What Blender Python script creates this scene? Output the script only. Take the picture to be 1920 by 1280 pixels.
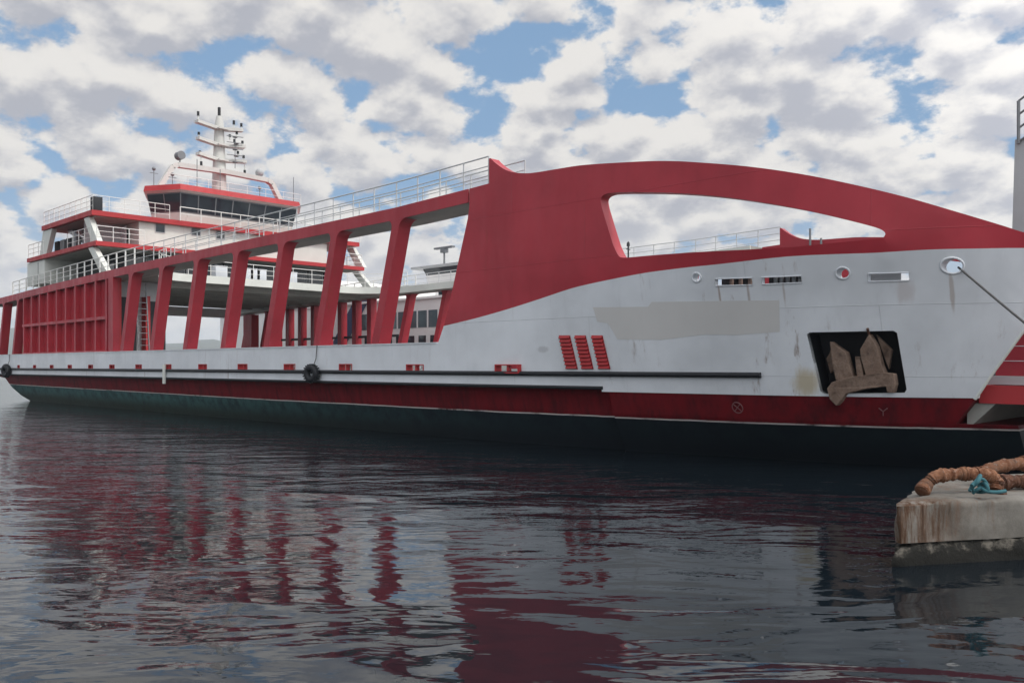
import bpy, bmesh, math, random
from mathutils import Vector, Matrix
from mathutils.geometry import delaunay_2d_cdt
import numpy as np
random.seed(7)
R = math.radians
sc = bpy.context.scene
for o in list(bpy.data.objects):
    bpy.data.objects.remove(o)

# ------------------------------------------------------------------ camera
# ship coordinates: s = metres aft of the camera's foot (world x = -s), y = metres inboard of the near side, z = height over the water
CAMY, CAMZ = -21.9, 2.2
SEA = -0.65        # the water lies 2.85 m below the camera; z = 0 is a reference plane on the hull
cam = bpy.data.cameras.new('camera')
camo = bpy.data.objects.new('camera', cam)
sc.collection.objects.link(camo)
cam.sensor_width = 36.0
cam.lens = 1621 / 1920 * 36.0
cam.shift_y = 45 / 1920
cam.clip_start = 0.1
cam.clip_end = 20000
camo.location = (0, CAMY, CAMZ)
camo.rotation_euler = (R(90), 0, math.asin(0.6976))
sc.camera = camo

# ------------------------------------------------------------------ light
SUN_EL, SUN_AZ = R(48), R(14)      # azimuth measured from +x towards +y
sun_dir = Vector((math.cos(SUN_EL) * math.cos(SUN_AZ), math.cos(SUN_EL) * math.sin(SUN_AZ), math.sin(SUN_EL)))
sl = bpy.data.lights.new('sun', 'SUN')
sl.energy = 1.3
sl.angle = R(10)
sl.color = (1.0, 0.93, 0.84)
so = bpy.data.objects.new('sun', sl)
sc.collection.objects.link(so)
so.location = (60, -60, 80)
so.rotation_euler = (-sun_dir).to_track_quat('-Z', 'Y').to_euler()

sc.view_settings.view_transform = 'Standard'
sc.view_settings.look = 'None'
sc.view_settings.exposure = 0.30
sc.view_settings.gamma = 1.0
sc.view_settings.use_curve_mapping = False


class NT:
    """tiny node tree writer"""
    def __init__(self, tree):
        self.t = tree

    def n(self, kind, **kw):
        nd = self.t.nodes.new(kind)
        for k, v in kw.items():
            if k in ('inputs',):
                for a, b in v.items():
                    nd.inputs[a].default_value = b
            else:
                setattr(nd, k, v)
        return nd

    def l(self, a, b):
        self.t.links.new(a, b)

    def math(self, op, a, b=None, clamp=False):
        nd = self.t.nodes.new('ShaderNodeMath')
        nd.operation = op
        nd.use_clamp = clamp
        for i, v in enumerate((a, b)):
            if v is None:
                continue
            if isinstance(v, (int, float)):
                nd.inputs[i].default_value = v
            else:
                self.l(v, nd.inputs[i])
        return nd.outputs[0]

    def smooth(self, v, lo, hi, a=0.0, b=1.0):
        nd = self.t.nodes.new('ShaderNodeMapRange')
        nd.interpolation_type = 'SMOOTHSTEP'
        nd.inputs['From Min'].default_value = lo
        nd.inputs['From Max'].default_value = hi
        nd.inputs['To Min'].default_value = a
        nd.inputs['To Max'].default_value = b
        self.l(v, nd.inputs['Value'])
        return nd.outputs[0]

    def mix(self, f, a, b):
        nd = self.t.nodes.new('ShaderNodeMix')
        nd.data_type = 'RGBA'
        for s, v in ((nd.inputs[0], f), (nd.inputs[6], a), (nd.inputs[7], b)):
            if isinstance(v, (int, float)):
                s.default_value = v
            elif isinstance(v, tuple):
                s.default_value = (*v, 1.0) if len(v) == 3 else v
            else:
                self.l(v, s)
        return nd.outputs[2]

    def noise(self, vec, scale, detail=4.0, rough=0.55, dist=0.0):
        nd = self.t.nodes.new('ShaderNodeTexNoise')
        nd.inputs['Scale'].default_value = scale
        nd.inputs['Detail'].default_value = detail
        nd.inputs['Roughness'].default_value = rough
        nd.inputs['Distortion'].default_value = dist
        if vec is not None:
            self.l(vec, nd.inputs['Vector'])
        return nd.outputs[0]

    def mapping(self, vec, loc=(0, 0, 0), scale=(1, 1, 1), rot=(0, 0, 0)):
        nd = self.t.nodes.new('ShaderNodeMapping')
        nd.inputs['Location'].default_value = loc
        nd.inputs['Scale'].default_value = scale
        nd.inputs['Rotation'].default_value = rot
        self.l(vec, nd.inputs['Vector'])
        return nd.outputs[0]


# ------------------------------------------------------------------ sky: Nishita with broken altocumulus
world = bpy.data.worlds.new('World')
sc.world = world
world.use_nodes = True
wt = NT(world.node_tree)
world.node_tree.nodes.clear()
wout = wt.n('ShaderNodeOutputWorld')
bg = wt.n('ShaderNodeBackground')
bg.inputs['Strength'].default_value = 0.1
wt.l(bg.outputs[0], wout.inputs[0])
sky = wt.n('ShaderNodeTexSky', sky_type='NISHITA', sun_disc=False)
sky.sun_elevation = SUN_EL
sky.sun_rotation = math.pi / 2 - SUN_AZ
sky.air_density = 1.0
sky.dust_density = 1.2
tc = wt.n('ShaderNodeTexCoord')
sep = wt.n('ShaderNodeSeparateXYZ')
wt.l(tc.outputs['Generated'], sep.inputs[0])
zc = wt.math('MAXIMUM', sep.outputs[2], 0.0)
den = wt.math('ADD', zc, 0.42)
cu = wt.math('DIVIDE', sep.outputs[0], den)
cv = wt.math('DIVIDE', sep.outputs[1], den)
comb = wt.n('ShaderNodeCombineXYZ')
wt.l(cu, comb.inputs[0])
wt.l(cv, comb.inputs[1])
CLOUD_OFF = (-27.0, 5.0, 0.0)
P0 = wt.mapping(comb.outputs[0], loc=CLOUD_OFF)


def cloud_density(P):
    warp = wt.n('ShaderNodeTexNoise')
    warp.inputs['Scale'].default_value = 8.0
    warp.inputs['Detail'].default_value = 5.0
    wt.l(P, warp.inputs['Vector'])
    sub = wt.n('ShaderNodeVectorMath', operation='SUBTRACT')
    wt.l(warp.outputs[1], sub.inputs[0])
    sub.inputs[1].default_value = (0.5, 0.5, 0.5)
    sc_ = wt.n('ShaderNodeVectorMath', operation='SCALE')
    wt.l(sub.outputs[0], sc_.inputs[0])
    sc_.inputs['Scale'].default_value = 0.14
    add = wt.n('ShaderNodeVectorMath', operation='ADD')
    wt.l(P, add.inputs[0])
    wt.l(sc_.outputs[0], add.inputs[1])
    vor = wt.n('ShaderNodeTexVoronoi', feature='SMOOTH_F1', voronoi_dimensions='2D')
    vor.inputs['Scale'].default_value = 9.5
    vor.inputs['Smoothness'].default_value = 0.35
    wt.l(add.outputs[0], vor.inputs['Vector'])
    puff = wt.math('SUBTRACT', 0.64, vor.outputs['Distance'])
    big = wt.math('SUBTRACT', wt.noise(P, 2.6, 2.0, 0.5), 0.5)
    fine = wt.math('SUBTRACT', wt.noise(P, 18.0, 10.0, 0.62), 0.5)
    d = wt.math('ADD', puff, wt.math('MULTIPLY', big, 1.1))
    d = wt.math('ADD', d, wt.math('MULTIPLY', fine, 1.0))
    return d


d0 = cloud_density(P0)
P1 = wt.mapping(comb.outputs[0], loc=(CLOUD_OFF[0], CLOUD_OFF[1], 0), scale=(0.965, 0.965, 1))
d1 = cloud_density(P1)
cover = wt.smooth(d0, -0.13, 0.11)
low = wt.smooth(zc, 0.0, 0.20, 1.0, 0.0)
cover = wt.math('MAXIMUM', cover, wt.math('MULTIPLY', low, 0.86))
grad = wt.math('SUBTRACT', d0, d1)
mott = wt.noise(P0, 6.0, 7.0, 0.6)
sh = wt.math('ADD', wt.math('MULTIPLY', wt.smooth(d0, 0.0, 0.6), 0.40), wt.math('MULTIPLY', grad, -1.5))
sh = wt.math('ADD', sh, wt.math('MULTIPLY', wt.math('SUBTRACT', mott, 0.5), 1.3))
shade = wt.smooth(sh, -0.30, 0.70)
ccol = wt.mix(shade, (6.8, 6.6, 6.35), (3.7, 3.8, 4.25))
ccol = wt.mix(wt.math('MULTIPLY', low, 0.7), ccol, (7.0, 7.0, 7.05))
blue = wt.mix(0.72, sky.outputs[0], (1.9, 3.3, 5.2))
# the cloud deck glows towards the sun, which stands to the right behind the camera
dotn = wt.n('ShaderNodeVectorMath', operation='DOT_PRODUCT')
wt.l(tc.outputs['Generated'], dotn.inputs[0])
dotn.inputs[1].default_value = sun_dir
glow = wt.smooth(dotn.outputs['Value'], -0.05, 1.0, 1.0, 2.9)
gl = wt.n('ShaderNodeVectorMath', operation='SCALE')
wt.l(ccol, gl.inputs[0])
wt.l(glow, gl.inputs['Scale'])
skycol = wt.mix(cover, blue, gl.outputs[0])
wt.l(skycol, bg.inputs['Color'])


# ------------------------------------------------------------------ materials
def principled(name):
    m = bpy.data.materials.new(name)
    m.use_nodes = True
    t = NT(m.node_tree)
    b = m.node_tree.nodes['Principled BSDF']
    return m, t, b


def paint(name, col, rough=0.45, vary=0.12, seams=0.0, rust=0.0, dents=0.0, spec=0.4, stains=()):
    """weathered ship paint: tone drift, grime, optional weld seams, rust weeps and plate dents"""
    m, t, b = principled(name)
    tcn = t.n('ShaderNodeTexCoord')
    v = tcn.outputs['Object']
    n1 = t.noise(v, 0.35, 5, 0.6)
    n2 = t.noise(t.mapping(v, scale=(2.2, 2.2, 0.35)), 1.3, 6, 0.65)
    c = t.mix(t.smooth(n1, 0.3, 0.7), tuple(x * (1 - vary) for x in col), tuple(min(1, x * (1 + vary)) for x in col))
    grime = t.smooth(n2, 0.55, 0.8, 0, vary * 1.6)
    c = t.mix(grime, c, tuple(x * 0.45 + 0.02 for x in col))
    hgt = None
    if seams:
        sp = t.n('ShaderNodeSeparateXYZ')
        t.l(v, sp.inputs[0])
        cb = t.n('ShaderNodeCombineXYZ')
        t.l(sp.outputs[0], cb.inputs[0])
        t.l(sp.outputs[2], cb.inputs[1])
        br = t.n('ShaderNodeTexBrick')
        br.inputs['Scale'].default_value = 1.0
        br.inputs['Mortar Size'].default_value = 0.014
        br.inputs['Mortar Smooth'].default_value = 0.6
        br.inputs['Brick Width'].default_value = 9.0
        br.inputs['Row Height'].default_value = 1.9
        br.offset = 0.37
        t.l(cb.outputs[0], br.inputs['Vector'])
        c = t.mix(t.math('MULTIPLY', br.outputs['Fac'], seams), c, tuple(x * 0.55 for x in col))
        hgt = t.math('MULTIPLY', br.outputs['Fac'], 0.25)
    if rust:
        st = t.noise(t.mapping(v, scale=(3.0, 3.0, 0.22)), 1.1, 7, 0.7)
        msk = t.noise(v, 0.22, 3, 0.5)
        rf = t.math('MULTIPLY', t.smooth(st, 0.57, 0.75), t.smooth(msk, 0.44, 0.62))
        c = t.mix(t.math('MULTIPLY', rf, rust), c, (0.16, 0.075, 0.03))
    for (px_, pz_, py_, rx_, rz_, cc_) in stains:
        d_ = t.n('ShaderNodeVectorMath', operation='LENGTH')
        t.l(t.mapping(v, loc=(-px_ / rx_, 0, -pz_ / rz_), scale=(1 / rx_, 0, 1 / rz_)), d_.inputs[0])
        w_ = t.math('ADD', d_.outputs['Value'], t.math('MULTIPLY', t.math('SUBTRACT', n2, 0.5), 1.6))
        c = t.mix(t.smooth(w_, 0.3, 1.0, py_, 0.0), c, cc_)
    t.l(c, b.inputs['Base Color'])
    rn = t.smooth(n2, 0.3, 0.75, rough - 0.08, rough + 0.15)
    t.l(rn, b.inputs['Roughness'])
    b.inputs['Specular IOR Level'].default_value = spec
    if dents:
        dn = t.noise(t.mapping(v, scale=(1, 1, 1)), 0.75, 2, 0.5)
        wv = t.n('ShaderNodeTexWave', bands_direction='X')
        wv.inputs['Scale'].default_value = 0.48
        wv.inputs['Distortion'].default_value = 0.6
        wv.inputs['Detail'].default_value = 1.0
        t.l(v, wv.inputs['Vector'])
        h2 = t.math('ADD', dn, t.math('MULTIPLY', wv.outputs['Fac'], t.math('MULTIPLY', dn, 0.30)))
        hgt = h2 if hgt is None else t.math('ADD', hgt, h2)
    if hgt is not None:
        bp = t.n('ShaderNodeBump')
        bp.inputs['Strength'].default_value = 0.6
        bp.inputs['Distance'].default_value = max(dents, 0.012)
        t.l(hgt, bp.inputs['Height'])
        t.l(bp.outputs[0], b.inputs['Normal'])
    return m


def plain(name, col, rough=0.5, metal=0.0, vary=0.15, spec=0.4):
    m, t, b = principled(name)
    tcn = t.n('ShaderNodeTexCoord')
    n1 = t.noise(tcn.outputs['Object'], 3.0, 5, 0.6)
    t.l(t.mix(n1, tuple(x * (1 - vary) for x in col), tuple(min(1, x * (1 + vary)) for x in col)), b.inputs['Base Color'])
    b.inputs['Roughness'].default_value = rough
    b.inputs['Metallic'].default_value = metal
    b.inputs['Specular IOR Level'].default_value = spec
    return m


M = {}
M['red'] = paint('red_paint', (0.40, 0.034, 0.050), 0.42, 0.13, seams=0.22, dents=0.045, rust=0.4, spec=0.35)
M['red_bright'] = paint('red_deck_paint', (0.42, 0.03, 0.035), 0.5, 0.10)
M['grey_hull'] = paint('pale_grey_hull_paint', (0.68, 0.715, 0.75), 0.36, 0.09, seams=0.28, dents=0.055, rust=0.8,
                      stains=((-11.0, 1.72, 0.75, 0.50, 0.55, (0.46, 0.38, 0.22)), (-13.2, 4.25, 0.6, 0.05, 0.55, (0.24, 0.13, 0.07)),
                              (-12.3, 4.25, 0.45, 0.05, 0.45, (0.24, 0.13, 0.07)), (-11.3, 4.2, 0.4, 0.05, 0.5, (0.24, 0.14, 0.08)),
                              (-7.4, 4.1, 0.45, 0.06, 0.7, (0.25, 0.16, 0.10)), (-8.4, 4.15, 0.3, 0.35, 0.4, (0.36, 0.26, 0.22)), (-20.0, 2.75, 0.35, 0.35, 0.12, (0.25, 0.25, 0.25))))
M['white'] = paint('white_ship_paint', (0.66, 0.68, 0.635), 0.45, 0.08, rust=0.6)
M['bright_white'] = paint('bright_white_paint', (0.86, 0.86, 0.85), 0.4, 0.03)
M['mast_white'] = paint('mast_white_paint', (0.60, 0.60, 0.57), 0.5, 0.1)
M['grey_paint'] = paint('grey_ship_paint', (0.42, 0.44, 0.45), 0.5, 0.1)
M['soffit'] = paint('soffit_grey_paint', (0.36, 0.36, 0.33), 0.6, 0.15)
M['deck'] = paint('deck_coating', (0.13, 0.14, 0.14), 0.7, 0.25, rust=0.6)
M['patch'] = paint('redaction_patch', (0.60, 0.598, 0.585), 0.5, 0.04)  # flat tone of the added redaction block
M['black'] = plain('black_rubber', (0.012, 0.014, 0.018), 0.5)
M['dark'] = plain('dark_steel', (0.02, 0.022, 0.026), 0.6)
M['rail'] = plain('railing_paint', (0.55, 0.57, 0.58), 0.45, vary=0.1)
M['white_rail'] = plain('white_railing_paint', (0.78, 0.78, 0.75), 0.45, vary=0.06)
M['galv'] = plain('galvanised_steel', (0.2, 0.21, 0.22), 0.45, 0.3)
M['yellow'] = plain('cream_paint', (0.55, 0.42, 0.25), 0.5)
M['blue'] = plain('blue_stripe_paint', (0.025, 0.05, 0.13), 0.4, vary=0.05)
M['rust_steel'] = plain('rusty_roller_steel', (0.26, 0.18, 0.15), 0.7, vary=0.5)
M['rope'] = plain('mooring_rope_fibre', (0.10, 0.10, 0.10), 0.9, vary=0.3)
M['teal'] = plain('teal_rope_fibre', (0.035, 0.12, 0.14), 0.9, vary=0.3)


def glass(name, tint=(0.015, 0.02, 0.025)):
    m, t, b = principled(name)
    tcn = t.n('ShaderNodeTexCoord')
    n1 = t.noise(tcn.outputs['Object'], 0.8, 3, 0.5)
    t.l(t.mix(n1, tint, tuple(x * 2.6 for x in tint)), b.inputs['Base Color'])
    b.inputs['Roughness'].default_value = 0.06
    b.inputs['Specular IOR Level'].default_value = 0.5
    return m


M['glass'] = glass('dark_window_glass')
M['pale_glass'] = glass('grey_window_glass', (0.06, 0.085, 0.095))


def boot_material():
    m, t, b = principled('boot_top_and_antifouling')
    g = t.n('ShaderNodeNewGeometry')
    sp = t.n('ShaderNodeSeparateXYZ')
    t.l(g.outputs['Position'], sp.inputs[0])
    tcn = t.n('ShaderNodeTexCoord')
    v = tcn.outputs['Object']
    wob = t.math('MULTIPLY', t.math('SUBTRACT', t.noise(v, 0.8, 4), 0.5), 0.05)
    # the painted line climbs a little towards the stern
    climb = t.math('MULTIPLY', t.math('MAXIMUM', t.math('SUBTRACT', t.math('MULTIPLY', sp.outputs[0], -1), 40), 0), 0.0035)
    z = t.math('SUBTRACT', t.math('ADD', sp.outputs[2], wob), climb)
    streak = t.noise(t.mapping(v, scale=(2.0, 2.0, 0.3)), 1.4, 7, 0.65)
    red = t.mix(t.smooth(streak, 0.35, 0.75), (0.17, 0.012, 0.018), (0.075, 0.010, 0.014))
    alg = t.noise(v, 1.6, 6, 0.65)
    low = t.mix(t.smooth(alg, 0.35, 0.7), (0.065, 0.15, 0.145), (0.03, 0.055, 0.06))
    slime = t.smooth(t.math('ADD', z, t.math('MULTIPLY', t.math('SUBTRACT', alg, 0.5), 0.5)), -0.55, 0.25, 1.0, 0.0)
    low = t.mix(t.math('MULTIPLY', slime, 0.85), low, (0.028, 0.032, 0.024))
    low = t.mix(t.smooth(sp.outputs[0], -55, -18, 0.0, 0.93), low, (0.010, 0.014, 0.020))     # shade on the less lit fore body, painted into the colour
    top = t.math('GREATER_THAN', z, 0.50)
    c = t.mix(top, low, red)
    line = t.math('MULTIPLY', t.math('GREATER_THAN', z, 0.47), t.math('LESS_THAN', z, 0.515))
    wear = t.smooth(t.noise(v, 0.5, 5, 0.7), 0.30, 0.5)
    c = t.mix(t.math('MULTIPLY', line, wear), c, (0.6, 0.56, 0.53))
    t.l(c, b.inputs['Base Color'])
    b.inputs['Roughness'].default_value = 0.55
    b.inputs['Specular IOR Level'].default_value = 0.12
    bp = t.n('ShaderNodeBump')
    bp.inputs['Strength'].default_value = 0.5
    bp.inputs['Distance'].default_value = 0.03
    t.l(t.noise(v, 1.1, 4), bp.inputs['Height'])
    t.l(bp.outputs[0], b.inputs['Normal'])
    return m


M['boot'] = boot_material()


def concrete_material():
    m, t, b = principled('stained_concrete')
    tcn = t.n('ShaderNodeTexCoord')
    v = tcn.outputs['Object']
    n1 = t.noise(v, 1.3, 8, 0.65)
    c = t.mix(t.smooth(n1, 0.3, 0.7), (0.115, 0.108, 0.095), (0.225, 0.215, 0.195))
    pits = t.noise(v, 16.0, 6, 0.7)
    c = t.mix(t.smooth(pits, 0.62, 0.75, 0, 0.6), c, (0.10, 0.095, 0.085))
    rs = t.noise(t.mapping(v, scale=(5.5, 5.5, 0.5)), 1.0, 6, 0.7)
    msk = t.noise(v, 0.9, 4, 0.6)
    rf = t.math('MULTIPLY', t.smooth(rs, 0.45, 0.68), t.smooth(msk, 0.42, 0.62))
    c = t.mix(t.math('MULTIPLY', rf, 0.85), c, (0.13, 0.06, 0.03))
    # heavy brown weeping at the broken free end
    d_ = t.n('ShaderNodeVectorMath', operation='LENGTH')
    t.l(t.mapping(v, loc=(4.62 / 0.75, 9.27 / 0.75, 0), scale=(1 / 0.75, 1 / 0.75, 0)), d_.inputs[0])
    w_ = t.math('ADD', d_.outputs['Value'], t.math('MULTIPLY', t.math('SUBTRACT', rs, 0.5), 3.0))
    st = t.noise(t.mapping(v, scale=(9.0, 9.0, 0.8)), 1.0, 8, 0.75)
    c = t.mix(t.math('MULTIPLY', t.smooth(w_, 0.35, 1.7, 1.0, 0.0), t.smooth(st, 0.36, 0.56)), c, t.mix(t.smooth(st, 0.45, 0.75), (0.10, 0.055, 0.033), (0.02, 0.013, 0.010)))
    t.l(c, b.inputs['Base Color'])
    b.inputs['Roughness'].default_value = 0.9
    b.inputs['Specular IOR Level'].default_value = 0.12
    bp = t.n('ShaderNodeBump')
    bp.inputs['Strength'].default_value = 0.7
    bp.inputs['Distance'].default_value = 0.02
    t.l(t.math('ADD', n1, t.math('MULTIPLY', pits, 0.5)), bp.inputs['Height'])
    t.l(bp.outputs[0], b.inputs['Normal'])
    return m


M['concrete'] = concrete_material()


def algae_concrete():
    m, t, b = principled('tidal_concrete')
    tcn = t.n('ShaderNodeTexCoord')
    v = tcn.outputs['Object']
    n1 = t.noise(v, 4.0, 8, 0.7)
    c = t.mix(t.smooth(n1, 0.42, 0.62), (0.02, 0.02, 0.018), (0.15, 0.138, 0.118))
    sp = t.n('ShaderNodeSeparateXYZ')
    t.l(v, sp.inputs[0])
    zz = t.math('ADD', sp.outputs[2], t.math('MULTIPLY', t.math('SUBTRACT', n1, 0.5), 0.45))
    c = t.mix(t.smooth(zz, -0.50, -0.37, 1.0, 0.0), c, (0.022, 0.022, 0.02))     # tide mark
    t.l(c, b.inputs['Base Color'])
    b.inputs['Roughness'].default_value = 0.7
    b.inputs['Specular IOR Level'].default_value = 0.08
    bp = t.n('ShaderNodeBump')
    bp.inputs['Strength'].default_value = 1.0
    bp.inputs['Distance'].default_value = 0.06
    t.l(n1, bp.inputs['Height'])
    t.l(bp.outputs[0], b.inputs['Normal'])
    return m


M['algae'] = algae_concrete()


def rust_material(name, a, bcol):
    m, t, b = principled(name)
    tcn = t.n('ShaderNodeTexCoord')
    v = tcn.outputs['Object']
    n1 = t.noise(v, 6.0, 8, 0.7)
    c = t.mix(t.smooth(n1, 0.32, 0.68), a, bcol)
    c = t.mix(t.smooth(t.noise(v, 3.0, 7, 0.7), 0.48, 0.66, 0, 0.85), c, (0.07, 0.045, 0.035))
    c = t.mix(t.smooth(t.noise(v, 24.0, 4, 0.7), 0.55, 0.7, 0, 0.6), c, (0.32, 0.27, 0.24))
    t.l(c, b.inputs['Base Color'])
    b.inputs['Roughness'].default_value = 0.9
    b.inputs['Specular IOR Level'].default_value = 0.15
    bp = t.n('ShaderNodeBump')
    bp.inputs['Strength'].default_value = 1.0
    bp.inputs['Distance'].default_value = 0.04
    t.l(n1, bp.inputs['Height'])
    t.l(bp.outputs[0], b.inputs['Normal'])
    return m


M['rust'] = rust_material('orange_rust', (0.11, 0.045, 0.025), (0.31, 0.155, 0.09))
M['dark_rust'] = rust_material('dark_rust', (0.07, 0.035, 0.025), (0.17, 0.08, 0.05))
M['anchor'] = rust_material('anchor_weathered_steel', (0.19, 0.13, 0.10), (0.30, 0.22, 0.17))


def water_material():
    m, t, b = principled('harbour_water')
    b.inputs['Base Color'].default_value = (0.006, 0.010, 0.014, 1)
    b.inputs['Roughness'].default_value = 0.03
    b.inputs['IOR'].default_value = 1.45
    b.inputs['Specular IOR Level'].default_value = 0.5
    g = t.n('ShaderNodeNewGeometry')
    p = t.mapping(g.outputs['Position'], rot=(0, 0, R(-44)))
    pos = t.n('ShaderNodeSeparateXYZ')
    t.l(g.outputs['Position'], pos.inputs[0])
    big = t.noise(t.mapping(p, scale=(0.5, 1.0, 1)), 0.5, 3, 0.5, 0.4)
    mid = t.noise(t.mapping(p, scale=(0.55, 1.0, 1), loc=(3, 1, 0)), 1.7, 3, 0.5, 0.6)
    fine = t.noise(t.mapping(p, scale=(0.5, 1.0, 1), loc=(7, 2, 0)), 4.6, 3, 0.5, 0.4)
    # patches of wind: more ruffled aft in the open, calmer in the lee of the quay by the bow
    wind = t.smooth(t.math('ADD', pos.outputs[0], t.math('MULTIPLY', t.math('SUBTRACT', t.noise(p, 0.09, 3), 0.5), 26)), -26, -6, 1.0, 0.6)
    dq = t.n('ShaderNodeVectorMath', operation='DISTANCE')
    t.l(g.outputs['Position'], dq.inputs[0])
    dq.inputs[1].default_value = (0, -22, 0)
    wind = t.math('MULTIPLY', wind, t.smooth(dq.outputs['Value'], 5.0, 24.0, 0.22, 1.0))
    h = t.math('ADD', t.math('MULTIPLY', big, 1.4), t.math('MULTIPLY', t.math('ADD', t.math('MULTIPLY', mid, 0.36), t.math('MULTIPLY', fine, 0.15)), wind))
    bp = t.n('ShaderNodeBump')
    bp.inputs['Strength'].default_value = 1.0
    bp.inputs['Distance'].default_value = 0.075
    t.l(h, bp.inputs['Height'])
    t.l(bp.outputs[0], b.inputs['Normal'])
    return m


M['water'] = water_material()


def hill_material():
    m, t, b = principled('wooded_hillside')
    tcn = t.n('ShaderNodeTexCoord')
    n1 = t.noise(tcn.outputs['Object'], 0.012, 8, 0.65)
    t.l(t.mix(n1, (0.035, 0.05, 0.03), (0.12, 0.12, 0.08)), b.inputs['Base Color'])
    b.inputs['Roughness'].default_value = 0.95
    return m


M['hill'] = hill_material()


# ------------------------------------------------------------------ building tools (ship coordinates s, y, z)
B = 22.6          # beam; the far side mirrors the near one at y -> B - y


def W(p):
    return Vector((-p[0], p[1], p[2]))


def link(o):
    sc.collection.objects.link(o)
    return o


def thing(name, loc, label=None, cat=None, group=None, kind=None):
    o = link(bpy.data.objects.new(name, None))
    o.location = loc
    o.empty_display_size = 0.5
    tag(o, label, cat, group, kind)
    return o


def tag(o, label=None, cat=None, group=None, kind=None):
    if label: o['label'] = label
    if cat: o['category'] = cat
    if group: o['group'] = group
    if kind: o['kind'] = kind
    return o


def set_parent(o, parent):
    if parent is not None:
        o.parent = parent
        root = Vector((0, 0, 0))
        p = parent
        while p is not None:
            if p.parent is None:
                root = p.location.copy()
            p = p.parent
        # every part is built in world coordinates; undo the offset of the thing's base once
        if parent.parent is None:
            o.matrix_parent_inverse = Matrix.Translation(-root)
    return o


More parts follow.
